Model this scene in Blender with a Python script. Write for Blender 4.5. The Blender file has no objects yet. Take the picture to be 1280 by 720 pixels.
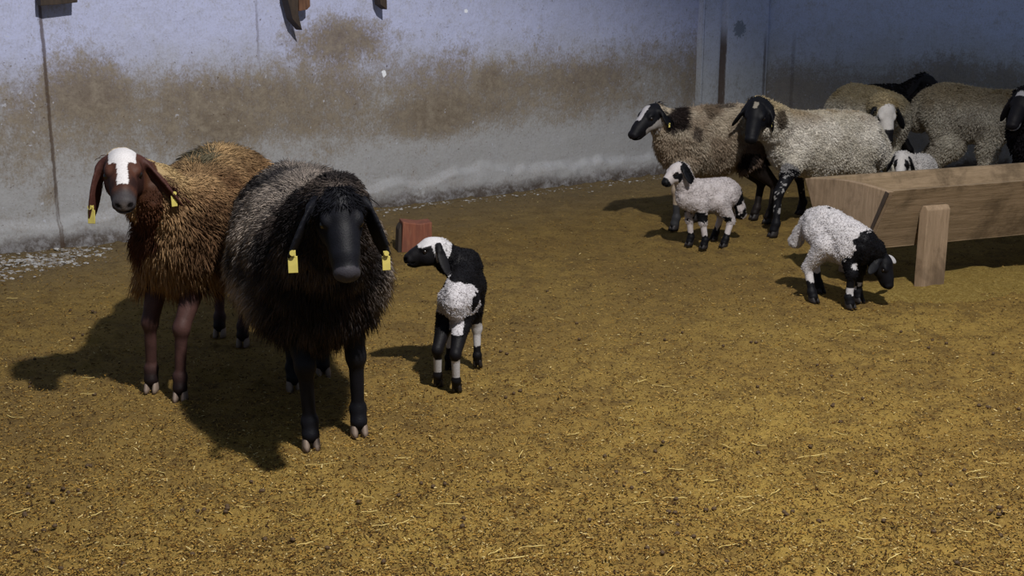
import bpy, math, random
import numpy as np
from mathutils import Vector, Matrix

random.seed(7)
rng = np.random.default_rng(7)
sc = bpy.context.scene
COL = sc.collection

# ---------------------------------------------------------------- camera
FPX = 1600.0
CAMH = 1.52
TILT = math.atan(400.0 / FPX)
cam_d = bpy.data.cameras.new('camera')
cam_d.sensor_width = 36.0
cam_d.lens = FPX / 1280.0 * 36.0
cam_d.clip_start = 0.05
cam = bpy.data.objects.new('camera', cam_d)
cam.location = (0, 0, CAMH)
cam.rotation_euler = (math.pi / 2 - TILT, 0, 0)
COL.objects.link(cam)
sc.camera = cam

# ---------------------------------------------------------------- world and lamps
w = bpy.data.worlds.new('world')
sc.world = w
w.use_nodes = True
bg = w.node_tree.nodes['Background']
bg.inputs[0].default_value = (0.62, 0.76, 1.0, 1)
bg.inputs[1].default_value = 0.22

def lamp(name, kind, loc, target, energy, color, **kw):
    d = bpy.data.lights.new(name, kind)
    d.energy = energy
    d.color = color
    for k, v in kw.items():
        setattr(d, k, v)
    o = bpy.data.objects.new(name, d)
    o.location = loc
    o.rotation_euler = (Vector(target) - Vector(loc)).to_track_quat('-Z', 'Y').to_euler()
    COL.objects.link(o)
    return o

LAMP = (1.4, 1.8, 5.2)
lamp('barn_floodlight', 'SPOT', LAMP, (-0.25, 4.1, 0.0), 1850, (1.0, 0.965, 0.91),
     spot_size=math.radians(90), spot_blend=0.45, shadow_soft_size=0.10)

vs = sc.view_settings
vs.view_transform = 'Standard'
vs.look = 'None'
vs.gamma = 1.0
vs.use_curve_mapping = False
vs.exposure = 0.0

# ---------------------------------------------------------------- pixel -> world
CT, ST = math.cos(TILT), math.sin(TILT)

def ray(px, py):
    u = (px - 640) / FPX
    v = (py - 360) / FPX
    return np.array([u, CT - v * ST, -ST - v * CT])      # right, forward, up for unit depth

def G(px, py, z=0.0):
    r = ray(px, py)
    t = (z - CAMH) / r[2]
    return np.array([r[0] * t, r[1] * t, z])

def Y(px, py, y):
    r = ray(px, py)
    t = y / r[1]
    return np.array([r[0] * t, y, CAMH + r[2] * t])

# ---------------------------------------------------------------- helpers
def nrm(v):
    v = np.asarray(v, float)
    return v / max(1e-9, np.linalg.norm(v))

def _hash(ix, iy, iz, seed):
    h = (ix.astype(np.int64) * 374761393 + iy.astype(np.int64) * 668265263 +
         iz.astype(np.int64) * 2147483647 + seed * 1274126177) & 0xffffffff
    h = ((h ^ (h >> 13)) * 1274126177) & 0xffffffff
    h = (h ^ (h >> 16)) & 0xffffffff
    return h.astype(np.float64) / 4294967295.0

def vnoise(p, scale=1.0, seed=0):
    q = np.asarray(p, float) * scale + 1000.0
    i = np.floor(q)
    f = q - i
    f = f * f * (3 - 2 * f)
    i = i.astype(np.int64)
    r = 0
    for dx in (0, 1):
        for dy in (0, 1):
            for dz in (0, 1):
                wgt = (f[:, 0] if dx else 1 - f[:, 0]) * (f[:, 1] if dy else 1 - f[:, 1]) * (f[:, 2] if dz else 1 - f[:, 2])
                r = r + wgt * _hash(i[:, 0] + dx, i[:, 1] + dy, i[:, 2] + dz, seed)
    return r                                             # 0..1

def fbm(p, scale, octs=3, seed=0):
    a, s, t = 1.0, 0.0, 0.0
    for o in range(octs):
        s = s + a * vnoise(p, scale * 2 ** o, seed + o)
        t += a
        a *= 0.5
    return s / t

def sst(a, b, x):
    t = np.clip((x - a) / (b - a), 0, 1)
    return t * t * (3 - 2 * t)

def mk_mesh(name, verts, faces_list, cols=None, smooth=True):
    """faces_list: list of int arrays (n,k)"""
    me = bpy.data.meshes.new(name)
    verts = np.asarray(verts, np.float32)
    me.vertices.add(len(verts))
    me.vertices.foreach_set('co', verts.ravel())
    tot = sum(len(f) for f in faces_list)
    loops = np.concatenate([np.asarray(f, np.int32).ravel() for f in faces_list if len(f)])
    sizes = np.concatenate([np.full(len(f), f.shape[1], np.int32) for f in faces_list if len(f)])
    me.loops.add(len(loops))
    me.loops.foreach_set('vertex_index', loops)
    me.polygons.add(tot)
    starts = np.concatenate([[0], np.cumsum(sizes)[:-1]]).astype(np.int32)
    me.polygons.foreach_set('loop_start', starts)
    me.polygons.foreach_set('use_smooth', np.full(tot, smooth, bool))
    me.update(calc_edges=True)
    me.validate()
    if cols is not None:
        a = me.color_attributes.new('coat', 'FLOAT_COLOR', 'POINT')
        c4 = np.ones((len(verts), 4), np.float32)
        c4[:, :3] = cols
        a.data.foreach_set('color', c4.ravel())
    return me

def link(name, me, mat, parent=None, loc=(0, 0, 0)):
    o = bpy.data.objects.new(name, me)
    COL.objects.link(o)
    if mat is not None and len(me.materials) == 0:
        me.materials.append(mat)
    o.location = loc
    if parent is not None:
        o.parent = parent
    return o

def tag(o, label=None, cat=None, group=None, kind=None):
    if label: o['label'] = label
    if cat: o['category'] = cat
    if group: o['group'] = group
    if kind: o['kind'] = kind
    return o

def empty(name, loc):
    o = bpy.data.objects.new(name, None)
    o.empty_display_size = 0.1
    COL.objects.link(o)
    o.location = loc
    return o

class NT:
    """tiny node helper"""
    def __init__(s, name, rough=0.9, spec=0.2):
        s.m = bpy.data.materials.new(name)
        s.m.use_nodes = True
        s.t = s.m.node_tree
        s.p = s.t.nodes['Principled BSDF']
        s.p.inputs['Roughness'].default_value = rough
        s.p.inputs['Specular IOR Level'].default_value = spec
    def n(s, typ, **kw):
        x = s.t.nodes.new(typ)
        for k, v in kw.items():
            setattr(x, k, v)
        return x
    def set(s, inp, v):
        if isinstance(v, bpy.types.NodeSocket):
            s.t.links.new(v, inp)
        else:
            inp.default_value = v
    def math(s, op, a, b=0.0, clamp=False):
        x = s.n('ShaderNodeMath', operation=op, use_clamp=clamp)
        s.set(x.inputs[0], a); s.set(x.inputs[1], b)
        return x.outputs[0]
    def mix(s, f, a, b, blend='MIX'):
        x = s.n('ShaderNodeMix', data_type='RGBA', blend_type=blend)
        s.set(x.inputs['Factor'], f)
        s.set(x.inputs['A'], a); s.set(x.inputs['B'], b)
        return x.outputs['Result']
    def noise(s, vec, scale, detail=4, rough=0.6, dist=0.0):
        x = s.n('ShaderNodeTexNoise')
        if vec is not None: s.set(x.inputs['Vector'], vec)
        x.inputs['Scale'].default_value = scale
        x.inputs['Detail'].default_value = detail
        x.inputs['Roughness'].default_value = rough
        x.inputs['Distortion'].default_value = dist
        return x.outputs['Fac']
    def ramp(s, f, a, b, lo=0.0, hi=1.0):
        x = s.n('ShaderNodeMapRange', interpolation_type='SMOOTHSTEP')
        s.set(x.inputs['Value'], f)
        x.inputs['From Min'].default_value = a; x.inputs['From Max'].default_value = b
        x.inputs['To Min'].default_value = lo; x.inputs['To Max'].default_value = hi
        return x.outputs['Result']
    def scale(s, vec, v3):
        x = s.n('ShaderNodeMapping')
        s.set(x.inputs['Vector'], vec)
        x.inputs['Scale'].default_value = v3
        return x.outputs['Vector']
    def bump(s, h, strength=0.5, dist=0.01):
        x = s.n('ShaderNodeBump')
        s.set(x.inputs['Height'], h)
        x.inputs['Strength'].default_value = strength
        x.inputs['Distance'].default_value = dist
        s.t.links.new(x.outputs['Normal'], s.p.inputs['Normal'])
    def base(s, c):
        s.set(s.p.inputs['Base Color'], c)
    def obj(s):
        return s.n('ShaderNodeTexCoord').outputs['Object']

def rgb(r, g, b):
    f = lambda c: ((c / 255 + 0.055) / 1.055) ** 2.4 if c > 10 else c / 255 / 12.92
    return (f(r), f(g), f(b))
def rgba(*a): return rgb(*a) + (1.0,)

# ---------------------------------------------------------------- materials
def coat_mat(name, rough=0.85, sheen=0.15, nscale=140.0, bump=0.4):
    k = NT(name, rough, 0.15)
    at = k.n('ShaderNodeAttribute', attribute_name='coat').outputs['Color']
    nz = k.noise(k.obj(), nscale, 3, 0.6)
    k.base(k.mix(k.ramp(nz, 0.3, 0.75, 0.0, 0.5), at, k.mix(1.0, at, (0.55, 0.52, 0.5, 1), 'MULTIPLY')))
    k.p.inputs['Sheen Weight'].default_value = sheen
    k.p.inputs['Sheen Roughness'].default_value = 0.4
    k.bump(nz, bump, 0.004)
    return k.m

M_SKIN = coat_mat('short hair coat', 0.55, 0.0, 220.0, 0.3)
M_WOOL = coat_mat('wool', 0.95, 0.0, 90.0, 0.1)

def plain(name, c, rough=0.6, spec=0.3):
    k = NT(name, rough, spec)
    nz = k.noise(k.obj(), 60.0, 3)
    k.base(k.mix(k.ramp(nz, 0.35, 0.7, 0, 0.35), c + (1,), tuple(x * 0.7 for x in c) + (1,)))
    return k.m

M_EYE = plain('dark eye', (0.012, 0.008, 0.006), 0.12, 0.6)
M_TAG = plain('yellow ear tag plastic', rgb(196, 182, 98), 0.45, 0.4)
M_HOOF_PALE = plain('pale horn hoof', rgb(128, 112, 100), 0.5, 0.3)
M_HOOF_DARK = plain('dark horn hoof', rgb(38, 34, 34), 0.5, 0.3)

# ---------------------------------------------------------------- implicit surface
class Field:
    def __init__(s, lo, hi, h):
        s.lo = np.array(lo, float); s.h = h
        s.n = np.ceil((np.array(hi) - s.lo) / h).astype(int) + 1
        s.F = np.full(s.n, 0.5, np.float32)
        s.ax = [s.lo[i] + h * np.arange(s.n[i]) for i in range(3)]
        s.prims = []
    def block(s, lo, hi):
        a = np.clip(np.floor((lo - s.lo) / s.h).astype(int), 0, s.n)
        b = np.clip(np.ceil((hi - s.lo) / s.h).astype(int) + 1, 0, s.n)
        if np.any(b <= a): return None, None
        X, Yy, Z = np.meshgrid(s.ax[0][a[0]:b[0]], s.ax[1][a[1]:b[1]], s.ax[2][a[2]:b[2]], indexing='ij')
        sl = (slice(a[0], b[0]), slice(a[1], b[1]), slice(a[2], b[2]))
        return sl, (X, Yy, Z)
    def add(s, fn, lo, hi, k, region, sub=False):
        m = k + 4 * s.h
        sl, P = s.block(np.asarray(lo) - m, np.asarray(hi) + m)
        if sl is None: return
        d = fn(*P).astype(np.float32)
        F = s.F[sl]
        if sub:
            d = -d
            hh = np.clip(0.5 + 0.5 * (d - F) / k, 0, 1)
            s.F[sl] = F * (1 - hh) + d * hh + k * hh * (1 - hh)
        else:
            hh = np.clip(0.5 + 0.5 * (F - d) / k, 0, 1)
            s.F[sl] = F * (1 - hh) + d * hh - k * hh * (1 - hh)
            s.prims.append((fn, region))
    def cone(s, a, b, ra, rb, k=0.03, reg=0, sub=False):
        a = np.asarray(a, float); b = np.asarray(b, float)
        ab = b - a; L2 = max(1e-9, float(ab @ ab))
        def fn(X, Yy, Z):
            x = X - a[0]; y = Yy - a[1]; z = Z - a[2]
            t = np.clip((x * ab[0] + y * ab[1] + z * ab[2]) / L2, 0, 1)
            x = x - t * ab[0]; y = y - t * ab[1]; z = z - t * ab[2]
            return np.sqrt(x * x + y * y + z * z) - (ra + (rb - ra) * t)
        r = max(ra, rb)
        s.add(fn, np.minimum(a, b) - r, np.maximum(a, b) + r, k, reg, sub)
    def ell(s, c, axes, rad, k=0.03, reg=0, sub=False):
        c = np.asarray(c, float); A = np.asarray(axes, float); r = np.asarray(rad, float)
        def fn(X, Yy, Z):
            x = X - c[0]; y = Yy - c[1]; z = Z - c[2]
            q = [x * A[i, 0] + y * A[i, 1] + z * A[i, 2] for i in range(3)]
            k0 = np.sqrt(sum((q[i] / r[i]) ** 2 for i in range(3)))
            k1 = np.sqrt(sum((q[i] / r[i] ** 2) ** 2 for i in range(3)))
            return k0 * (k0 - 1.0) / np.maximum(k1, 1e-6)
        e = np.sqrt(((A * r[:, None]) ** 2).sum(0))
        s.add(fn, c - e, c + e, k, reg, sub)
    def regions(s, V):
        best = np.full(len(V), 1e9); reg = np.zeros(len(V), int)
        for fn, r in s.prims:
            d = fn(V[:, 0], V[:, 1], V[:, 2])
            m = d < best
            best[m] = d[m]; reg[m] = r
        return reg
    def mesh(s):
        F = s.F
        S = F < 0
        nx, ny, nz = F.shape
        cnt = np.zeros((nx - 1, ny - 1, nz - 1), np.int8)
        for dx in (0, 1):
            for dy in (0, 1):
                for dz in (0, 1):
                    cnt += S[dx:nx - 1 + dx, dy:ny - 1 + dy, dz:nz - 1 + dz]
        act = (cnt > 0) & (cnt < 8)
        I = np.argwhere(act)
        idx = np.full(act.shape, -1, np.int64)
        idx[act] = np.arange(len(I))
        acc = np.zeros((len(I), 3)); n = np.zeros(len(I))
        cr = [(0,0,0),(1,0,0),(0,1,0),(1,1,0),(0,0,1),(1,0,1),(0,1,1),(1,1,1)]
        ed = [(0,1),(2,3),(4,5),(6,7),(0,2),(1,3),(4,6),(5,7),(0,4),(1,5),(2,6),(3,7)]
        val = [F[I[:, 0] + c[0], I[:, 1] + c[1], I[:, 2] + c[2]].astype(float) for c in cr]
        for a, b in ed:
            m = (val[a] < 0) != (val[b] < 0)
            t = np.where(m, val[a] / np.where(m, val[a] - val[b], 1), 0)
            p = np.array(cr[a], float)[None] + t[:, None] * (np.array(cr[b], float) - np.array(cr[a], float))[None]
            acc += np.where(m[:, None], p, 0); n += m
        V = s.lo + s.h * (I + acc / n[:, None])
        Q = []
        for ax in range(3):
            o = [i for i in range(3) if i != ax]
            sl0 = [slice(None)] * 3; sl1 = [slice(None)] * 3
            sl0[ax] = slice(0, -1); sl1[ax] = slice(1, None)
            E = np.argwhere(S[tuple(sl0)] != S[tuple(sl1)])
            ok = (E[:, o[0]] > 0) & (E[:, o[1]] > 0) & (E[:, o[0]] < F.shape[o[0]] - 1) & (E[:, o[1]] < F.shape[o[1]] - 1)
            E = E[ok]
            inside = S[E[:, 0], E[:, 1], E[:, 2]]
            q = []
            for (da, db) in ((-1, -1), (0, -1), (0, 0), (-1, 0)):
                c = E.copy(); c[:, o[0]] += da; c[:, o[1]] += db
                q.append(idx[c[:, 0], c[:, 1], c[:, 2]])
            q = np.stack(q, 1)
            flip = inside if ax != 1 else ~inside
            q = np.where(flip[:, None], q, q[:, ::-1])
            Q.append(q)
        Q = np.concatenate(Q)
        Q = Q[(Q >= 0).all(1)]
        return V, Q

def vnormals(V, Q):
    n = np.cross(V[Q[:, 2]] - V[Q[:, 0]], V[Q[:, 3]] - V[Q[:, 1]])
    N = np.zeros_like(V)
    for i in range(4):
        np.add.at(N, Q[:, i], n)
    return N / np.maximum(1e-12, np.linalg.norm(N, axis=1))[:, None]

# ---------------------------------------------------------------- wool locks
def locks(P, D0, D1, L, W, C, curl=0.0, tip=1.25, seg=3):
    """P roots, D0 start dir, D1 end dir, L length, W width, C colour"""
    n = len(P)
    ref = rng.normal(size=(n, 3))
    a = np.cross(D1, ref); a /= np.maximum(1e-9, np.linalg.norm(a, axis=1))[:, None]
    b = np.cross(D1, a)
    rows = []; cols = []
    ph = rng.uniform(0, 6.28, n)
    for j in range(seg + 1):
        t = j / seg
        c = P + (D0 * (t - 0.5 * t * t)[..., None] if hasattr(t, 'shape') else D0 * (t - 0.5 * t * t)) * L[:, None] + D1 * (0.5 * t * t) * L[:, None] * 1.2
        if curl:
            c = c + (a * np.cos(ph + t * 5)[:, None] + b * np.sin(ph + t * 5)[:, None]) * (curl * t) * L[:, None]
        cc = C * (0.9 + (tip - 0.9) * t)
        if j == seg:
            rows.append(c[:, None, :]); cols.append(cc[:, None, :])
        else:
            r = W * (1.0 - 0.55 * t ** 1.5) if j else W * 0.8
            ring = [c + (a * math.cos(q) + b * math.sin(q)) * r[:, None] for q in (0, 2.094, 4.189)]
            rows.append(np.stack(ring, 1)); cols.append(np.repeat(cc[:, None, :], 3, 1))
    V = np.concatenate(rows, 1); Cc = np.concatenate(cols, 1)
    m = V.shape[1]
    qs = []; ts = []
    for j in range(seg - 1):
        for i in range(3):
            k = (i + 1) % 3
            qs.append([j * 3 + i, j * 3 + k, (j + 1) * 3 + k, (j + 1) * 3 + i])
    for i in range(3):
        ts.append([(seg - 1) * 3 + i, (seg - 1) * 3 + (i + 1) % 3, seg * 3])
    off = (np.arange(n) * m)[:, None, None]
    Qf = (np.array(qs)[None] + off).reshape(-1, 4)
    Tf = (np.array(ts)[None] + off).reshape(-1, 3)
    return V.reshape(-1, 3), [Qf, Tf], np.clip(Cc.reshape(-1, 3), 0, 1)

# ---------------------------------------------------------------- small animal parts
def sphere_mesh(name, r, seg=16, squash=(1, 1, 1)):
    V = []; Fq = []
    rings = seg // 2
    for i in range(rings + 1):
        th = math.pi * i / rings
        for j in range(seg):
            ph = 2 * math.pi * j / seg
            V.append((r * squash[0] * math.sin(th) * math.cos(ph), r * squash[1] * math.sin(th) * math.sin(ph), r * squash[2] * math.cos(th)))
    for i in range(rings):
        for j in range(seg):
            k = (j + 1) % seg
            Fq.append((i * seg + j, (i + 1) * seg + j, (i + 1) * seg + k, i * seg + k))
    return mk_mesh(name, V, [np.array(Fq)])

def hoof_mesh(fwd, sc_, mat):
    """two claws of one cloven foot; built around the foot centre on the ground"""
    f = nrm([fwd[0], fwd[1], 0]); sd = np.array([-f[1], f[0], 0])
    V = []; Fq = []
    prof = [(0.0, 0.0), (0.0, 1.0), (0.014, 0.97), (0.032, 0.82), (0.048, 0.6), (0.054, 0.0)]
    seg = 12
    for s_ in (-1, 1):
        base = len(V)
        for (z, q) in prof:
            for j in range(seg):
                a = 2 * math.pi * j / seg
                ca, sa = math.cos(a), math.sin(a)
                lf = 0.032 if ca > 0 else 0.022
                fx = ca * lf * q - z * 0.35 + 0.006
                fy = sa * 0.0135 * q + s_ * 0.0145
                if sa * s_ < 0: fy = sa * 0.0115 * q + s_ * 0.0145
                p = (f * fx + sd * fy) * sc_
                V.append((p[0], p[1], (z + 0.001) * sc_))
        for i in range(len(prof) - 1):
            for j in range(seg):
                k = (j + 1) % seg
                Fq.append((base + i * seg + j, base + i * seg + k, base + (i + 1) * seg + k, base + (i + 1) * seg + j))
    return mk_mesh('hoof', V, [np.array(Fq)])

def rbox(sx, sy, sz, r=0.002):
    import bmesh
    bm = bmesh.new()
    bmesh.ops.create_cube(bm, size=1)
    for v in bm.verts:
        v.co.x *= sx; v.co.y *= sy; v.co.z *= sz
    bmesh.ops.bevel(bm, geom=bm.edges[:], offset=r, segments=2, affect='EDGES', profile=0.5)
    return bm

def tag_mesh(s=1.0):
    """flag ear tag: a bent plate with a round stud"""
    import bmesh
    bm = rbox(0.024 * s, 0.004, 0.042 * s, 0.0012)
    b2 = rbox(0.016 * s, 0.004, 0.020 * s, 0.0012)
    bmesh.ops.translate(b2, verts=b2.verts, vec=(0, 0, 0.026 * s))
    me = bpy.data.meshes.new('t'); b2.to_mesh(me); bm.from_mesh(me); b2.free(); bpy.data.meshes.remove(me)
    r = bmesh.ops.create_cone(bm, cap_ends=True, segments=14, radius1=0.0075 * s, radius2=0.006 * s, depth=0.022)
    bmesh.ops.rotate(bm, verts=r['verts'], cent=(0, 0, 0), matrix=Matrix.Rotation(math.pi / 2, 3, 'X'))
    bmesh.ops.translate(bm, verts=r['verts'], vec=(0, 0, 0.030 * s))
    out = bpy.data.meshes.new('ear_tag'); bm.to_mesh(out); bm.free()
    out.materials.append(M_TAG)
    return out

# ---------------------------------------------------------------- the animal builder
def animal(name, label, cat, group, feet, chest, rump, head, nose, col, s=1.0, hs=None, roll=0.0,
           ears=((1, -0.1, -0.8), (1, -0.1, -0.8)), ear_len=1.0, girth=1.0, depth=1.0, vox=0.006, wool=None, snout=1.0, thigh=1.0,
           hoof=M_HOOF_DARK, tags=(), tail='fat', neck_r=(0.12, 0.078), legr=1.0, neck_mid=None, eyes=True, hoof_from_z=None,
           hock_side=None, extra=None, lumps=0.010):
    """feet: FL, FR, HL, HR ground points (world); chest / rump: torso end centres; head: skull centre; nose: point the muzzle aims at"""
    hs = hs or s
    feet = [np.array([p[0], p[1], p[2] if len(p) > 2 else 0.0], float) for p in feet]
    chest = np.array(chest, float); rump = np.array(rump, float); head = np.array(head, float)
    O = np.array([(chest[0] + rump[0]) / 2, (chest[1] + rump[1]) / 2, 0.0])
    f = nrm([chest[0] - rump[0], chest[1] - rump[1], 0]); left = np.array([-f[1], f[0], 0.0]); up = np.array([0, 0, 1.0])
    ax = nrm(chest - rump); axu = nrm(np.cross(ax, left)); axu = axu if axu[2] > 0 else -axu
    A = np.stack([ax, left, axu])
    pts = np.array(feet + [chest, rump, head, np.array(nose)])
    lo = pts.min(0) - 0.34 * s - 0.02; hi = pts.max(0) + 0.34 * s
    lo[2] = 0.0
    Fd = Field(lo, hi, vox)
    L = np.linalg.norm(chest - rump)
    g = girth; dp = depth
    TOR, NECK, HEAD, EAR, FLEG, HLEG, TAIL = range(7)
    mid = (chest + rump) / 2
    Fd.ell(mid - axu * 0.01 * s, A, ((L / 2 + 0.13 * s), 0.205 * s * g, 0.215 * s * dp), 0.06 * s, TOR)
    Fd.ell(chest, A, (0.165 * s, 0.165 * s * g, 0.20 * s * dp), 0.06 * s, TOR)
    Fd.ell(rump, A, (0.175 * s, 0.185 * s * g, 0.19 * s * dp), 0.06 * s, TOR)
    Fd.ell(mid - axu * 0.07 * s * dp, A, (L * 0.42, 0.18 * s * g, 0.17 * s * dp), 0.05 * s, TOR)
    if tail == 'fat':
        Fd.ell(rump - ax * 0.15 * s - axu * 0.06 * s, A, (0.07 * s, 0.12 * s, 0.13 * s), 0.04 * s, TAIL)
    elif tail == 'lamb':
        Fd.cone(rump - ax * 0.15 * s + axu * 0.02 * s, rump - ax * 0.22 * s - axu * 0.22 * s, 0.05 * s, 0.055 * s, 0.03 * s, TAIL)
    # legs
    for i, p in enumerate(feet):
        sd = left * (1 if i % 2 == 0 else -1)
        lr = legr * s
        if i < 2:
            sh = chest + sd * 0.085 * s * g - axu * 0.06 * s - ax * 0.01 * s
            el = np.array([*(0.62 * sh[:2] + 0.38 * p[:2]), 0]) - f * 0.015 * s; el[2] = p[2] + 0.43 * s if chest[2] > 0.45 * s else chest[2] * 0.8
            kn = 0.25 * el + 0.75 * p + f * 0.012 * s; kn[2] = p[2] + 0.265 * s
            fe = p - f * 0.012 * s; fe[2] = p[2] + 0.085 * s
            pa = p.copy(); pa[2] = p[2] + 0.045 * s
            Fd.cone(sh, el, 0.085 * s, 0.052 * lr, 0.04 * s, TOR)
            Fd.cone(el, kn, 0.046 * lr, 0.029 * lr, 0.02 * s, FLEG)
            Fd.ell(kn, np.eye(3), (0.031 * lr, 0.031 * lr, 0.038 * lr), 0.012 * s, FLEG)
            Fd.cone(kn, fe, 0.024 * lr, 0.0195 * lr, 0.012 * s, FLEG)
            Fd.ell(fe, np.eye(3), (0.027 * lr, 0.027 * lr, 0.026 * lr), 0.010 * s, FLEG)
            Fd.cone(fe, pa, 0.023 * lr, 0.027 * lr, 0.010 * s, FLEG)
        else:
            hp = rump + sd * 0.085 * s * g - axu * 0.03 * s
            st = np.array([*(0.5 * hp[:2] + 0.5 * p[:2]), 0]) + f * 0.085 * s; st[2] = p[2] + 0.44 * s
            hk = 0.12 * hp + 0.88 * p - f * 0.070 * s; hk[2] = p[2] + 0.255 * s
            fe = p - f * 0.016 * s; fe[2] = p[2] + 0.08 * s
            pa = p.copy(); pa[2] = p[2] + 0.045 * s
            Fd.cone(hp, st, 0.125 * s * thigh, 0.085 * s * thigh, 0.05 * s, TOR)
            Fd.cone(st, hk, 0.078 * lr * thigh, 0.030 * lr, 0.03 * s, HLEG)
            Fd.ell(hk, np.eye(3), (0.030 * lr, 0.030 * lr, 0.036 * lr), 0.012 * s, HLEG)
            Fd.cone(hk, fe, 0.025 * lr, 0.020 * lr, 0.012 * s, HLEG)
            Fd.ell(fe, np.eye(3), (0.027 * lr, 0.027 * lr, 0.026 * lr), 0.010 * s, HLEG)
            Fd.cone(fe, pa, 0.023 * lr, 0.027 * lr, 0.010 * s, HLEG)
    # head frame
    d = nrm(np.array(nose) - head)
    hl = nrm(np.cross(up, d)) if abs(d[2]) < 0.97 else nrm(np.cross(f, d) if False else np.cross(d, np.cross(left, d)))
    hl = nrm(hl)
    hu = nrm(np.cross(d, hl))
    if roll:
        c_, s_ = math.cos(roll), math.sin(roll)
        hl, hu = hl * c_ + hu * s_, hu * c_ - hl * s_
    def H(a, b, c):
        return head + (d * (a * snout if a > 0.06 else a) + hu * b + hl * c) * hs
    B = np.stack([d, hl, hu])
    # neck
    n0 = chest + ax * 0.07 * s + axu * 0.06 * s
    n1 = H(-0.035, -0.03, 0)
    nm = (n0 + n1) / 2 if neck_mid is None else np.array(neck_mid, float)
    ra, rb = neck_r[0] * s, neck_r[1] * hs
    Fd.cone(n0, nm, ra, (ra + rb) / 2, 0.05 * s, NECK)
    Fd.cone(nm, n1, (ra + rb) / 2, rb, 0.04 * s, NECK)
    k = 0.022 * hs
    Fd.ell(H(0, 0, 0), B, (0.070 * hs, 0.057 * hs, 0.060 * hs), k, HEAD)
    Fd.cone(H(0.02, 0.014, 0), H(0.135, 0.004, 0), 0.045 * hs, 0.032 * hs, k, HEAD)
    Fd.cone(H(0.09, -0.006, 0), H(0.172, -0.012, 0), 0.043 * hs, 0.036 * hs, k, HEAD)
    Fd.cone(H(-0.01, -0.045, 0), H(0.150, -0.036, 0), 0.036 * hs, 0.026 * hs, k, HEAD)
    Fd.ell(H(0.190, -0.006, 0), B, (0.020 * hs, 0.034 * hs, 0.025 * hs), 0.012 * hs, HEAD)
    for q in (-1, 1):
        Fd.ell(H(0.035, -0.030, 0.030 * q), B, (0.050 * hs, 0.030 * hs, 0.040 * hs), k, HEAD)
        Fd.ell(H(0.042, 0.026, 0.042 * q), B, (0.026 * hs, 0.016 * hs, 0.017 * hs), 0.012 * hs, HEAD)
    for q in (-1, 1):
        Fd.ell(H(0.050, 0.012, 0.060 * q), B, (0.014 * hs, 0.010 * hs, 0.009 * hs), 0.006 * hs, HEAD, True)
        Fd.cone(H(0.216, -0.003, 0.014 * q), H(0.204, 0.008, 0.027 * q), 0.0075 * hs, 0.005 * hs, 0.004 * hs, HEAD, True)
    Fd.ell(H(0.195, -0.026, 0), B, (0.040 * hs, 0.044 * hs, 0.0052 * hs), 0.004 * hs, HEAD, True)
    # ears: (side-out, forward, up) directions in the head frame
    ear_pts = []
    for q, e in zip((1, -1), ears):
        if e is None:
            ear_pts.append(None); continue
        base = H(-0.022, 0.012, 0.048 * q)
        e = np.array(e, float)
        ed_ = nrm(hl * q * e[0] + d * e[1] + up * e[2])
        root = nrm(hl * q * 1.0 + up * -0.15 + ed_ * 0.8)
        wdir = nrm(np.cross(np.cross(ed_, d * 0.8 + hl * q * 0.5), ed_)) if len(e) < 4 else nrm(np.cross(np.cross(ed_, f), ed_))
        tdir = nrm(np.cross(ed_, wdir))
        k1 = base + root * 0.032 * hs
        EL = 0.082 * hs * ear_len
        th = max(0.0085 * hs, 0.75 * vox)
        Fd.cone(base, k1, 0.019 * hs, 0.014 * hs, 0.010 * hs, EAR)
        Fd.ell(k1 + ed_ * EL * 0.75, np.stack([ed_, wdir, tdir]), (EL, 0.031 * hs, th), 0.012 * hs, EAR)
        ear_pts.append((k1, ed_, wdir, tdir, EL))
    if extra: extra(Fd, dict(H=H, A=A, B=B, mid=mid, ax=ax, axu=axu, left=left, f=f, s=s, chest=chest, rump=rump))
    V, Q = Fd.mesh()
    V = V.astype(float)
    N = vnormals(V, Q)
    reg = Fd.regions(V)
    rel = V - head
    hc = np.stack([rel @ d, rel @ hu, rel @ hl], 1) / hs
    bc = np.stack([(V - mid) @ ax, (V - mid) @ left, V[:, 2]], 1) / s
    info = dict(V=V, N=N, reg=reg, h=hc, b=bc, L=L / s)
    # woolly relief on the torso and neck
    wm = np.isin(reg, (TOR, NECK, TAIL)).astype(float)
    if lumps:
        V = V + N * (wm * (fbm(V, 22 / s, 3, 3) - 0.5) * 2 * lumps * (1 if s > .7 else .6))[:, None]
    C = np.clip(col(info), 0, 1)
    lum = C.mean(1, keepdims=True)
    C = C * (0.6 + 0.4 * sst(0.014, 0.024, lum))
    root_e = empty(name, O)
    tag(root_e, label, cat, group)
    body = link('body', mk_mesh('body', V - O, [Q], C), M_SKIN, root_e)
    # wool
    if wool:
        W_ = dict(n=9000, L=0.05, W=0.0045, lift=0.55, grav=0.8, back=0.35, curl=0.0, tip=1.25, jit=0.2, legz=0.40)
        W_.update(wool)
        a_, b_, c_, d_ = V[Q[:, 0]], V[Q[:, 1]], V[Q[:, 2]], V[Q[:, 3]]
        area = np.linalg.norm(np.cross(c_ - a_, d_ - b_), axis=1) * 0.5
        wreg = np.where(np.isin(reg, (TOR, TAIL)), 1.0, 0.0)
        wreg[reg == NECK] = W_.get('neck', 1.0)
        lz = (V[:, 2] / s)
        wreg[np.isin(reg, (FLEG, HLEG))] = (lz[np.isin(reg, (FLEG, HLEG))] > W_['legz'])
        if 'mask' in W_: wreg = wreg * W_['mask'](info)
        if 'headw' in W_: wreg = np.where(reg == HEAD, W_['headw'](info), wreg)
        fw = wreg[Q].mean(1)
        pr = area * fw
        pr /= pr.sum()
        fi = rng.choice(len(Q), W_['n'], p=pr)
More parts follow.
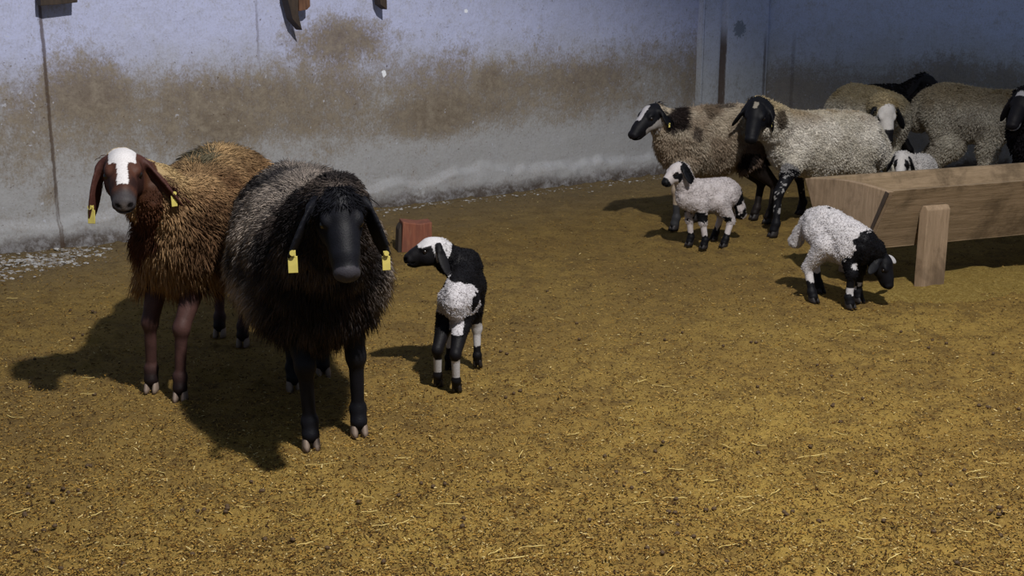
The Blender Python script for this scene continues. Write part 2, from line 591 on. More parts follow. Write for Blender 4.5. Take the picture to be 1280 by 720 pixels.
        u = rng.random((W_['n'], 1)); v = rng.random((W_['n'], 1))
        P = (a_[fi] * (1 - u) + b_[fi] * u) * (1 - v) + (d_[fi] * (1 - u) + c_[fi] * u) * v
        vi = Q[fi, 0]
        Nn = N[vi]
        clump = fbm(P, 16 / s, 2, 9)[:, None]
        cj = np.stack([vnoise(P, 14 / s, 21 + i) for i in range(3)], 1) - 0.5
        jit = rng.normal(size=P.shape) * W_['jit'] + cj * W_.get('clj', 0.5)
        D0 = Nn * W_['lift'] - ax * 0.2 + jit
        D0 /= np.linalg.norm(D0, axis=1)[:, None]
        D1 = Nn * 0.12 + np.array([0, 0, -1.0]) * W_['grav'] - ax * W_['back'] + jit
        # keep the locks hanging over the skin rather than into it
        into = np.minimum(0, (D1 * Nn).sum(1))[:, None]
        D1 = D1 - Nn * into * 1.0 + Nn * 0.05
        D1 /= np.linalg.norm(D1, axis=1)[:, None]
        Ll = W_['L'] * s * rng.uniform(0.6, 1.25, len(P)) * (0.75 + 0.5 * clump[:, 0])
        if 'len' in W_: Ll = Ll * W_['len'](dict(V=P, b=bc[vi], h=hc[vi], reg=reg[vi]))
        Cl = C[vi] * (1 + W_.get('cv', 0.16) * rng.uniform(-1, 1, (len(P), 1)))
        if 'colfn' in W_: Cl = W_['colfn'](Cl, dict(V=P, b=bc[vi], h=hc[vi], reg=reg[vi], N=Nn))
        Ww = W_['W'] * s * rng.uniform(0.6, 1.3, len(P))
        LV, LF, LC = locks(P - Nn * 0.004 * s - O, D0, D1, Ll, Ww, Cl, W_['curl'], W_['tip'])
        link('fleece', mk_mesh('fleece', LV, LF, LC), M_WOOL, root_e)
    for i, p in enumerate(feet):
        if p[2] < 0.03:
            link('hoof', hoof_mesh(f, s * max(1, legr), hoof), hoof, root_e, p - O)
    if eyes:
        for q in (-1, 1):
            link('eye', sphere_mesh('eye', 0.0125 * hs), M_EYE, root_e, H(0.050, 0.012, 0.0475 * q) - O)
    for (side, t, size, fl) in tags:
        ep = ear_pts[0 if side > 0 else 1]
        k1, ed_, wdir, tdir, EL = ep
        pos = k1 + ed_ * EL * t
        tg = link('ear_tag', tag_mesh(size), M_TAG, root_e)
        zc = -ed_ if False else np.array([0, 0, 1.0])
        toc = nrm(np.array([0 + fl, -1.0, 0.1]))
        xx = nrm(np.cross(toc, zc)); zz = np.cross(xx, toc)
        R = Matrix((( xx[0], toc[0], zz[0]), (xx[1], toc[1], zz[1]), (xx[2], toc[2], zz[2])))
        tg.rotation_euler = R.to_euler()
        tg.location = pos - O + toc * 0.018 - np.array([0, 0, 0.030]) * size
        tg['label'] = 'yellow plastic ear tag'
    return root_e

def mixc(a, b, t):
    return np.asarray(a)[None] * (1 - t)[:, None] + np.asarray(b)[None] * t[:, None] if np.ndim(a) == 1 and np.ndim(b) == 1 else \
        np.atleast_2d(a) * (1 - t)[:, None] + np.atleast_2d(b) * t[:, None]

TOR, NECK, HEAD, EAR, FLEG, HLEG, TAIL = range(7)
def isr(i, *r): return np.isin(i['reg'], r)

#@@GROUND
# ================================================================ SETTING
# left wall: runs away to the right
WA = G(0, 316); WB = G(830, 214)
wd = nrm(WB - WA); wn = np.array([wd[1], -wd[0], 0.0])         # wn faces the room
def onwall(px, py, off=0.0):
    r = ray(px, py); o = np.array([0, 0, CAMH])
    t = ((WA + wn * off - o) @ wn) / (r @ wn)
    return o + r * t
def wall_uz(px, py):
    p = onwall(px, py); return float((p - WA) @ wd), float(p[2])

# ---- ground
def ground_mesh():
    xs = np.arange(-4.2, 5.2, 0.028); ys = np.arange(1.2, 12.0, 0.028)
    X, Yy = np.meshgrid(xs, ys, indexing='ij')
    P = np.stack([X.ravel(), Yy.ravel(), np.zeros(X.size)], 1)
    z = (fbm(P, 1.1, 2, 5) - 0.5) * 0.02 + (fbm(P, 9, 3, 15) - 0.5) * 0.016 + np.maximum(0, fbm(P, 22, 2, 44) - 0.58) * 0.07
    P[:, 2] = z - 0.006
    nx, ny = X.shape
    I = np.arange(nx * ny).reshape(nx, ny)
    Q = np.stack([I[:-1, :-1].ravel(), I[1:, :-1].ravel(), I[1:, 1:].ravel(), I[:-1, 1:].ravel()], 1)
    return mk_mesh('floor', P, [Q])

k = NT('trodden bedding', 0.95, 0.1)
oc = k.obj()
big = k.noise(oc, 0.9, 5, 0.55); med = k.noise(oc, 7.0, 6, 0.7, 0.4); fine = k.noise(oc, 48.0, 6, 0.75); grain = k.noise(oc, 190.0, 3, 0.8)
c = k.mix(k.ramp(big, 0.35, 0.68), (0.42, 0.275, 0.066, 1), (0.30, 0.185, 0.048, 1))
c = k.mix(k.ramp(med, 0.44, 0.66, 0, 0.8), c, (0.150, 0.090, 0.028, 1))
c = k.mix(k.ramp(fine, 0.50, 0.72, 0, 0.75), c, (0.48, 0.335, 0.095, 1))
c = k.mix(k.ramp(fine, 0.47, 0.34, 0, 0.9), c, (0.085, 0.050, 0.020, 1))
cl = k.noise(oc, 24.0, 5, 0.7, 0.3)
c = k.mix(k.ramp(cl, 0.585, 0.66, 0, 0.75), c, (0.075, 0.045, 0.022, 1))
c = k.mix(k.ramp(grain, 0.60, 0.74, 0, 0.6), c, (0.60, 0.46, 0.19, 1))
c = k.mix(k.ramp(grain, 0.42, 0.30, 0, 0.6), c, (0.09, 0.05, 0.015, 1))
mot = k.noise(oc, 3.2, 6, 0.7, 0.5)
c = k.mix(k.ramp(mot, 0.50, 0.72, 0, 0.6), c, (0.130, 0.082, 0.032, 1))
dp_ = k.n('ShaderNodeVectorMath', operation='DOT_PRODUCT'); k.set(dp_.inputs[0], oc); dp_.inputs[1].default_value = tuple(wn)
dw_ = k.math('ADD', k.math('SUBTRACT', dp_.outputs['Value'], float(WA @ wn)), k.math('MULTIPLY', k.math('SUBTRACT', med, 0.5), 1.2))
c = k.mix(k.ramp(dw_, 5.2, 2.2, 0, 0.50), c, (0.180, 0.120, 0.050, 1))  # browner floor towards the wall: lamp falloff with distance painted into the colour
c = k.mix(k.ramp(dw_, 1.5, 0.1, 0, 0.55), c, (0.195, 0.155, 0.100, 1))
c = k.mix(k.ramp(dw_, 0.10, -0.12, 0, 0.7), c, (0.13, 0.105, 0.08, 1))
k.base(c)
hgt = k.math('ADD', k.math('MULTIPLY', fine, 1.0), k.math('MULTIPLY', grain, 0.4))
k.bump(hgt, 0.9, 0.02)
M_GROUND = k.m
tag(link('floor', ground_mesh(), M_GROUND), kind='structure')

# ---- plaster walls
def plaster(name, bands, streaks, blobs, blue=(0.49, 0.525, 0.75, 1), grey=(0.375, 0.375, 0.385, 1), amount=1.0, spl=None, foot=False):
    """u = object x (metres along the wall), z = height"""
    k = NT(name, 0.85, 0.15)
    oc = k.obj()
    sep = k.n('ShaderNodeSeparateXYZ'); k.set(sep.inputs[0], oc)
    U, Z = sep.outputs['X'], sep.outputs['Z']
    n1 = k.noise(oc, 1.6, 6, 0.65, 0.3); n2 = k.noise(oc, 7.0, 6, 0.72, 0.2); n3 = k.noise(oc, 38.0, 5, 0.7); n4 = k.noise(oc, 14.0, 8, 0.8)
    sv = k.noise(k.scale(oc, (9.0, 1.0, 1.6)), 1.6, 4, 0.6)
    # paint -> bare grey low on the wall
    zz = k.math('ADD', Z, k.math('MULTIPLY', k.math('SUBTRACT', n1, 0.5), 0.7))
    c = k.mix(k.ramp(zz, 0.62, 1.18), grey, blue)
    c = k.mix(k.ramp(n2, 0.45, 0.75, 0, 0.35), c, (0.46, 0.47, 0.53, 1))
    # brown rubbed band
    env = None
    for (z0, z1, z2, z3, a) in bands:
        e = k.math('MULTIPLY', k.ramp(Z, z0, z1), k.ramp(Z, z2, z3, 1, 0))
        e = k.math('MULTIPLY', e, a)
        env = e if env is None else k.math('MAXIMUM', env, e)
    for (u0, z0, ru, rz, a) in blobs:
        du = k.math('DIVIDE', k.math('SUBTRACT', U, u0), ru); dz = k.math('DIVIDE', k.math('SUBTRACT', Z, z0), rz)
        dd = k.math('SQRT', k.math('ADD', k.math('MULTIPLY', du, du), k.math('MULTIPLY', dz, dz)))
        e = k.math('MULTIPLY', k.ramp(dd, 0.0, 1.25, 1, 0), a)
        env = k.math('ADD', env, e)
    tex = k.math('ADD', k.math('MULTIPLY', n1, 0.85), k.math('ADD', k.math('MULTIPLY', n2, 0.5), k.math('MULTIPLY', n4, 0.45)))
    tex = k.math('ADD', tex, k.math('MULTIPLY', sv, 0.20))
    m = k.math('ADD', k.math('MULTIPLY', env, 0.62), k.math('SUBTRACT', tex, 1.22))
    n5 = k.noise(k.scale(oc, (1.0, 1.0, 0.7)), 85.0, 4, 0.75)
    gr = k.math('ADD', k.math('MULTIPLY', n5, 0.9), k.math('MULTIPLY', n4, 0.7))
    m = k.ramp(k.math('ADD', m, k.math('MULTIPLY', k.math('SUBTRACT', gr, 0.80), 0.85)), -0.12, 0.50, 0, 0.92 * amount)
    c = k.mix(k.ramp(gr, 0.70, 1.0, 0, 0.30), c, (0.23, 0.215, 0.20, 1))
    brown = k.mix(k.ramp(n4, 0.35, 0.7), (0.150, 0.112, 0.076, 1), (0.285, 0.240, 0.180, 1))
    c = k.mix(m, c, brown)
    # splashes and chips
    c = k.mix(k.ramp(n3, 0.62, 0.70, 0, 0.8 * amount), c, (0.085, 0.055, 0.035, 1))
    ch = k.noise(oc, 23.0, 4, 0.65)
    c = k.mix(k.ramp(ch, 0.66, 0.70, 0, 0.7), c, (0.52, 0.54, 0.62, 1))
    # dirt rising from the floor
    low = k.math('ADD', Z, k.math('MULTIPLY', k.math('ADD', n2, k.math('MULTIPLY', n4, 0.6)), -0.16))
    c = k.mix(k.ramp(low, -0.03, -0.10, 0, 0.9), c, (0.060, 0.042, 0.030, 1))
    if foot:
        edge = k.math('ADD', Z, k.math('MULTIPLY', k.math('SUBTRACT', n4, 0.5), 0.16))
        e1 = k.math('MULTIPLY', k.ramp(edge, 0.195, 0.18), k.ramp(n4, 0.42, 0.64, 0.0, 0.42))
        c = k.mix(e1, c, (0.50, 0.51, 0.55, 1))
    for (u0, wd_, z0, z1, a) in streaks:
        du = k.math('ABSOLUTE', k.math('SUBTRACT', k.math('ADD', U, k.math('MULTIPLY', k.math('SUBTRACT', n4, 0.5), 0.03)), u0))
        e = k.math('MULTIPLY', k.ramp(du, wd_ * 0.4, wd_, 1, 0), k.math('MULTIPLY', k.ramp(Z, z0 - 0.1, z0 + 0.1), k.ramp(Z, z1 - 0.25, z1, 1, 0)))
        e = k.math('MULTIPLY', e, k.ramp(sv, 0.3, 0.5))
        c = k.mix(k.math('MULTIPLY', e, a), c, (0.075, 0.045, 0.028, 1))
    if spl:
        for (u0, z0, r, colr) in spl:
            du = k.math('SUBTRACT', U, u0); dz = k.math('SUBTRACT', Z, z0)
            dd = k.math('SQRT', k.math('ADD', k.math('MULTIPLY', du, du), k.math('MULTIPLY', dz, dz)))
            dd = k.math('ADD', dd, k.math('MULTIPLY', k.math('SUBTRACT', n3, 0.5), r * 1.8))
            c = k.mix(k.ramp(dd, r, r * 0.75), c, colr + (1,))
    k.base(c)
    k.bump(k.math('ADD', n4, k.math('MULTIPLY', n3, 0.6)), 0.55, 0.012)
    return k.m

def wall_grid(name, length, height, relief, mat, origin, direction, res=0.02, thick=0.18, kind='structure', u0=0.0):
    us = np.arange(u0, length + res, res); zs = np.arange(-0.05, height + res, res)
    U, Z = np.meshgrid(us, zs, indexing='ij')
    off = relief(U.ravel(), Z.ravel())
    n = U.size
    Vf = np.stack([U.ravel(), -off, Z.ravel()], 1)
    nx, nz = U.shape
    I = np.arange(n).reshape(nx, nz)
    Q = np.stack([I[:-1, :-1].ravel(), I[1:, :-1].ravel(), I[1:, 1:].ravel(), I[:-1, 1:].ravel()], 1)
    # back face and rim give the wall its thickness
    b0 = n
    cor = [I[0, 0], I[-1, 0], I[-1, -1], I[0, -1]]
    Vb = Vf[cor].copy(); Vb[:, 1] = thick
    V = np.concatenate([Vf, Vb])
    rim = [[cor[1], cor[0], b0, b0 + 1], [cor[2], cor[1], b0 + 1, b0 + 2], [cor[3], cor[2], b0 + 2, b0 + 3], [cor[0], cor[3], b0 + 3, b0], [b0 + 3, b0 + 2, b0 + 1, b0]]
    me = mk_mesh(name, V, [Q, np.array(rim)])
    o = link(name, me, mat)
    o.location = origin
    o.rotation_euler = (0, 0, math.atan2(direction[1], direction[0]))
    tag(o, kind='structure')
    return o

uc = wall_uz(62, 150)[0]                                      # crack between the two wall slabs
up1 = wall_uz(869, 130)[0]; up2 = wall_uz(897, 130)[0]; up3 = wall_uz(949, 130)[0]
def B_(px, py, rx, ry, a):
    u, z = wall_uz(px, py); u2, _ = wall_uz(px + rx, py); _, z2 = wall_uz(px, py + ry)
    return (u, z, abs(u2 - u), abs(z2 - z), a)
blobs_l = [B_(105, 85, 60, 75, .60), B_(430, 45, 85, 38, 1.05), B_(170, 130, 120, 50, .25), B_(330, 120, 130, 60, .38), B_(600, 130, 90, 40, .30),
           B_(540, 150, 60, 35, .45), B_(615, 95, 22, 25, .5), B_(700, 100, 90, 22, .3), B_(280, 165, 60, 30, .35), B_(60, 245, 20, 25, .7),
           B_(470, 110, 60, 50, -.1), B_(700, 190, 120, 40, -.2)]
m_left = plaster('left wall plaster', [(0.20, 0.60, 0.78, 1.20, 0.82), (-0.2, -0.1, 0.05, 0.40, 0.45)],
                 [(uc, 0.016, -0.1, 3.0, 0.75), (wall_uz(325, 100)[0], 0.012, 1.0, 1.5, 0.4)], blobs_l,
                 foot=True, spl=[(*wall_uz(480, 92), 0.022, (0.9, 0.93, 1.0)), (*wall_uz(583, 14), 0.015, (0.85, 0.88, 0.98))])

def relief_left(U, Z):
    P = np.stack([U, np.zeros_like(U), Z], 1)
    r = (fbm(P, 3.0, 3, 70) - 0.5) * 0.018
    r += np.where(U < uc, 0.018, 0.0)
    r -= 0.012 * np.exp(-((U - uc - 0.004 * np.sin(Z * 20)) / 0.012) ** 2)
    ph = 0.15 + (vnoise(P, 4.0, 71) - 0.5) * 0.09 + (vnoise(P, 14.0, 72) - 0.5) * 0.05        # top of the crumbling footing
    r += np.where(U > uc, 0.040, 0.015) * sst(ph + 0.012, ph - 0.012, Z) * (0.75 + 0.5 * vnoise(P, 10.0, 76))
    r += (fbm(P, 30.0, 2, 79) - 0.5) * 0.004
    r += 0.02 * sst(0.06, 0.0, Z) * vnoise(P, 9.0, 74)
    return r
wall_left = wall_grid('wall_left', up1 + 0.02, 2.3, relief_left, m_left, WA, wd, 0.018, 0.2, u0=-0.9)

# pillar at the end of the left wall: narrow batten step, then the pillar itself
m_pil = plaster('pillar plaster', [(0.2, 0.4, 0.62, 0.75, 0.35)], [(up2 - up1 + 0.005, 0.024, -0.1, 1.16, 0.9), (up3 - up1 - 0.02, 0.02, -0.1, 1.1, 0.6), (0.03, 0.015, -.1, 3, 0.35)],
                [], grey=(0.52, 0.54, 0.58, 1), blue=(0.58, 0.62, 0.82, 1), amount=0.8,
                spl=[(wall_uz(918, 36)[0] - up1, wall_uz(918, 36)[1], 0.07, (0.25, 0.28, 0.35))])
def relief_pil(U, Z):
    P = np.stack([U, np.zeros_like(U), Z], 1)
    r = (fbm(P, 4.0, 3, 75) - 0.5) * 0.008
    r += np.where(U > 0.03, 0.02, 0.05)
    a = up2 - up1
    r += 0.035 * sst(a - 0.01, a + 0.01, U)
    r -= 0.02 * np.exp(-((U - a) / 0.012) ** 2)
    return r
pil = wall_grid('wall_pillar', up3 - up1, 2.3, relief_pil, m_pil, WA + wd * up1, wd, 0.012, 0.2)

# right wall
cr_ = WA + wd * up3
rd = nrm([0.95, -0.31, 0])
rn = np.array([rd[1], -rd[0], 0])
def rwall_uz(px, py):
    r = ray(px, py); o = np.array([0, 0, CAMH]); t = ((cr_ - o) @ rn) / (r @ rn); p = o + r * t
    return float((p - cr_) @ rd), float(p[2])
def BR(px, py, rx, ry, a):
    u, z = rwall_uz(px, py); u2, _ = rwall_uz(px + rx, py); _, z2 = rwall_uz(px, py + ry)
    return (u, z, abs(u2 - u), abs(z2 - z), a)
m_right = plaster('right wall plaster', [(-.1, 0.0, 0.60, 0.95, 0.95)], [(0.25, 0.02, 0, 1.1, .3)], [BR(1190, 80, 60, 40, .7), BR(1000, 120, 60, 50, .25), BR(1120, 90, 30, 60, .2), BR(1260, 90, 40, 30, .5)],
                  grey=(0.47, 0.48, 0.51, 1), blue=(0.56, 0.62, 0.84, 1), amount=0.8)
def relief_right(U, Z):
    P = np.stack([U, np.zeros_like(U), Z], 1)
    return (fbm(P, 3.0, 3, 77) - 0.5) * 0.012
wall_grid('wall_right', 3.6, 2.3, relief_right, m_right, cr_ + rn * 0.0, rd, 0.02, 0.2, u0=-0.05)

# ---- wood
def wood(name, c1, c2, c3, axis=0, rough=0.75, stain=0.5):
    k = NT(name, rough, 0.25)
    oc = k.obj()
    sc_ = [1.0, 1.0, 1.0]; 
    for i in range(3): sc_[i] = 1.2 if i == axis else 14.0
    v = k.scale(oc, tuple(sc_))
    a = k.noise(v, 3.0, 6, 0.65, 0.6); b = k.noise(v, 11.0, 4, 0.7); s_ = k.noise(oc, 5.0, 5, 0.7, 0.3)
    c = k.mix(k.ramp(a, 0.35, 0.65), c1 + (1,), c2 + (1,))
    c = k.mix(k.ramp(b, 0.5, 0.7, 0, 0.5), c, c3 + (1,))
    c = k.mix(k.ramp(s_, 0.45, 0.7, 0, stain), c, tuple(x * 0.45 for x in c3) + (1,))
    k.base(c)
    k.bump(k.math('ADD', a, b), 0.35, 0.004)
    return k.m
M_WOOD = wood('weathered trough wood', (0.30, 0.215, 0.135), (0.22, 0.155, 0.092), (0.15, 0.10, 0.058), 0, stain=0.65)
M_WOODV = wood('weathered post wood', (0.31, 0.22, 0.145), (0.235, 0.165, 0.105), (0.16, 0.105, 0.065), 2, stain=0.6)
M_WOODD = wood('dark old wood', (0.06, 0.042, 0.032), (0.042, 0.032, 0.026), (0.028, 0.022, 0.02), 2)
M_WOODR = wood('reddish wood block', (0.24, 0.085, 0.05), (0.17, 0.06, 0.04), (0.30, 0.15, 0.09), 2)

def prism(pts, ext, bevel=0.004, noise=0.0, cuts=0):
    """pts: planar polygon (3-D points), ext: extrusion vector -> bmesh"""
    import bmesh
    bm = bmesh.new()
    a = [bm.verts.new(Vector(p)) for p in pts]
    b = [bm.verts.new(Vector(np.asarray(p) + np.asarray(ext))) for p in pts]
    n = len(pts)
    bm.faces.new(a); bm.faces.new(b[::-1])
    for i in range(n):
        j = (i + 1) % n
        bm.faces.new([a[i], b[i], b[j], a[j]])
    bmesh.ops.recalc_face_normals(bm, faces=bm.faces[:])
    if bevel:
        bmesh.ops.bevel(bm, geom=bm.edges[:], offset=bevel, segments=2, affect='EDGES', profile=0.6)
    if cuts:
        bmesh.ops.subdivide_edges(bm, edges=[e for e in bm.edges if e.calc_length() > 0.05], cuts=cuts, use_grid_fill=True)
    return bm
def bmobj(name, bm, mat, parent=None, loc=(0, 0, 0), rz=0.0):
    import bmesh
    me = bpy.data.meshes.new(name)
    bm.to_mesh(me); bm.free()
    o = link(name, me, mat, parent, loc)
    o.rotation_euler = (0, 0, rz)
    return o

#@@TROUGH
# ---- feed trough: local x along its length, y towards its far side
ztop = 0.50
tn = G(1111, 240, ztop)                                       # near top corner of the end board
tfar = G(1006, 223, ztop)                                     # far top corner
tdir = nrm([0.93, 0.37, 0]); tb = nrm(tfar - tn)
ang = math.atan2(tdir[1], tdir[0])
T = empty('feed_trough', (tn[0], tn[1], 0))
tag(T, 'long pale wooden feed trough with sloping sides on stubby plank legs', 'feed trough')
TW = float(np.linalg.norm(tfar - tn)); LEN, zb = 2.5, 0.205
inn = TW * 0.24
def TP(x, y, z): return tdir * x + tb * y + np.array([0, 0, z])
def board(name, pts, ext, mat, bev=0.004):
    # pts and ext in trough coordinates (along, across, up)
    me_p = [TP(*p) for p in pts]
    R_ = Matrix.Rotation(-ang, 3, 'Z')
    bm = prism([np.array(R_ @ Vector(p)) for p in me_p], np.array(R_ @ Vector(TP(*ext))), bev)
    return bmobj(name, bm, mat, T, (0, 0, 0), ang)
arch = [(0, 0, ztop)] + [(0, TW * t, ztop + 0.022 * math.sin(math.pi * t)) for t in (0.15, 0.3, 0.5, 0.7, 0.85)] + [(0, TW, ztop), (0, TW - inn, zb), (0, inn, zb)]
board('end_board', arch, (0.03, 0, 0), M_WOODV)
board('end_board', [(LEN, p[1], p[2]) for p in arch], (0.03, 0, 0), M_WOODV)
t_ = 0.03
board('side_board', [(0.03, 0.0, ztop + 0.004), (0.03, t_, ztop + 0.004), (0.03, inn + t_, zb), (0.03, inn, zb)], (LEN, 0, 0), M_WOOD, 0.003)
board('side_board', [(0.03, TW, ztop + 0.004), (0.03, TW - t_, ztop + 0.004), (0.03, TW - inn - t_, zb), (0.03, TW - inn, zb)], (LEN, 0, 0), M_WOOD, 0.003)
board('bottom_board', [(0.03, inn, zb - 0.005), (0.03, TW - inn, zb - 0.005), (0.03, TW - inn, zb + 0.025), (0.03, inn, zb + 0.025)], (LEN, 0, 0), M_WOOD, 0.003)
def wall_y(z): return inn * (ztop - z) / (ztop - zb)
g0 = G(1163, 366); lx0 = float(((g0 - tn) @ np.array([tb[1], -tb[0], 0])) / (tdir @ np.array([tb[1], -tb[0], 0])))
for lx in (lx0, lx0 + 1.75):
    for near in (True, False):
        m_ = (lambda y: y) if near else (lambda y: TW - y)
        zt = 0.415
        pts = [(lx, m_(0.032), zt), (lx, m_(0.046), zt - 0.04), (lx, m_(0.046), 0.0), (lx, m_(0.0), 0.0), (lx, m_(0.0), zt - 0.02), (lx, m_(0.012), zt)]
        board('leg', pts, (0.135, 0, 0), M_WOODV, 0.005)
board('corner_strap', [(-0.004, -0.004, ztop - 0.006), (-0.004, 0.016, ztop + 0.002), (-0.004, inn + 0.002, zb + 0.02), (-0.004, inn - 0.012, zb + 0.02)], (0.004, 0, 0), M_WOODD, 0.001)
# a little chaff left inside the trough
def heap_mesh(name, sx, sy, hz, res=0.02, seed=3):
    xs = np.arange(-sx, sx, res); ys = np.arange(-sy, sy, res)
    X, Yy = np.meshgrid(xs, ys, indexing='ij')
    P = np.stack([X.ravel(), Yy.ravel(), np.zeros(X.size)], 1)
    r = np.sqrt((P[:, 0] / sx) ** 2 + (P[:, 1] / sy) ** 2)
    P[:, 2] = hz * np.maximum(0, 1 - r ** 2) * (0.2 + 1.6 * fbm(P, 7, 4, seed)) - 0.018
    nx, ny = X.shape; I = np.arange(nx * ny).reshape(nx, ny)
    Q = np.stack([I[:-1, :-1].ravel(), I[1:, :-1].ravel(), I[1:, 1:].ravel(), I[:-1, 1:].ravel()], 1)
    Q = Q[(r[Q] < 1.0).all(1)]
    return mk_mesh(name, P, [Q])
k = NT('yellow chaff', 0.95, 0.1)
oc = k.obj(); a = k.noise(oc, 60, 5, 0.75); b = k.noise(oc, 160, 3, 0.8)
c = k.mix(k.ramp(a, 0.4, 0.65), (0.34, 0.225, 0.055, 1), (0.54, 0.39, 0.12, 1))
k.base(k.mix(k.ramp(b, 0.35, 0.5, 0.7, 0), c, (0.14, 0.09, 0.03, 1)))
k.bump(k.math('ADD', a, b), 1.0, 0.02)
M_CHAFF = k.m

# ---- wooden block behind the black lamb
bp = G(519, 311)
bw = empty('wooden_block', bp); bw.rotation_euler = (0, 0, 0.25)
tag(bw, 'short reddish brown wooden block on the ground behind the black lamb', 'wooden block')
pb = [(-0.085, -0.05, -0.01), (0.085, -0.05, -0.01), (0.090, -0.045, 0.155), (0.02, -0.05, 0.150), (-0.075, -0.05, 0.165)]
bmobj('block', prism(pb, (0, 0.12, 0), 0.006), M_WOODR, bw)
bmobj('split_edge', prism([(-0.105, -0.045, -0.01), (-0.085, -0.045, -0.01), (-0.080, -0.045, 0.150), (-0.098, -0.045, 0.12)], (0, 0.10, 0), 0.004), M_WOODD, bw)

# ---- rack timbers fixed high on the wall, only their lower ends in view
def timber(px0, py0, px1, pyb, label, cat='timber', mat=M_WOODD, point=0.0, face=None):
    p0 = onwall(px0, py0, 0.0); p1 = onwall(px1, py0, 0.0); pb_ = onwall((px0 + px1) / 2, pyb, 0.0)
    wdt = float((p1 - p0) @ wd); zl = float(pb_[2])
    R = empty('rack_timber', (p0[0], p0[1], zl)); R.rotation_euler = (0, 0, math.atan2(wd[1], wd[0]))
    tag(R, label, cat)
    H_ = 0.55
    bmobj('timber', prism([(0, -0.06, point), (wdt * 0.55, -0.06, 0), (wdt, -0.06, point * 0.5), (wdt, -0.06, H_), (0, -0.06, H_)], (0, 0.07, 0), 0.004), mat, R)
    return R, wdt
M_WOODB = wood('brown rack wood', (0.20, 0.10, 0.055), (0.13, 0.065, 0.04), (0.07, 0.04, 0.03), 2)
def rack(pts_px, off, thick, mat, label, part2=None):
    P3 = [onwall(x, y, off) for x, y in pts_px]
    Oo = P3[0].copy()
    R = empty('rack_timber', Oo)
    tag(R, label, 'rack timber', None)
    bmobj('timber', prism([p - Oo for p in P3], -wn * thick, 0.003), mat, R)
    if part2:
        pp, mat2, off2, th2 = part2
        bmobj('side_face', prism([onwall(x, y, off2) - Oo for x, y in pp], -wn * th2, 0.003), mat2, R)
    return R
rack([(357, -60), (373, -60), (373, 18), (378, 38), (366, 24), (360, 0)], 0.13, 0.085, M_WOODD,
     'pointed dark timber end hanging against the wall above the grey ewe',
     ([(373, -60), (386, -60), (388, 8), (384, 12), (374, 14)], M_WOODB, 0.12, 0.075))
rack([(468, -60), (481, -60), (484, 8), (484, 12), (476, 6)], 0.12, 0.075, M_WOODD,
     'small dark timber tip at the top edge right of the pointed timber')
rack([(50, -60), (98, -60), (97, 3), (70, 6), (51, 7)], 0.12, 0.075, M_WOODD,
     'flat dark timber end above the seam in the wall')

#@@ANIMALS
# ================================================================ ANIMALS
def mid2(a, b): return (np.array(a) + np.array(b)) / 2
def up_(p, z): return np.array([p[0], p[1], z])

BROWN = rgb(150, 100, 52); DBROWN = rgb(62, 38, 30); BLK = rgb(24, 22, 26); WHT = rgb(222, 218, 216)

def to_px(V):
    P = V - np.array([0, 0, CAMH])
    zc = P[:, 1] * CT - P[:, 2] * ST
    yc = P[:, 1] * ST + P[:, 2] * CT
    return np.stack([640 + FPX * P[:, 0] / zc, 360 - FPX * yc / zc], 1)
def withpx(fn):
    def g(i):
        i['px'] = to_px(i['V']); return fn(i)
    return g

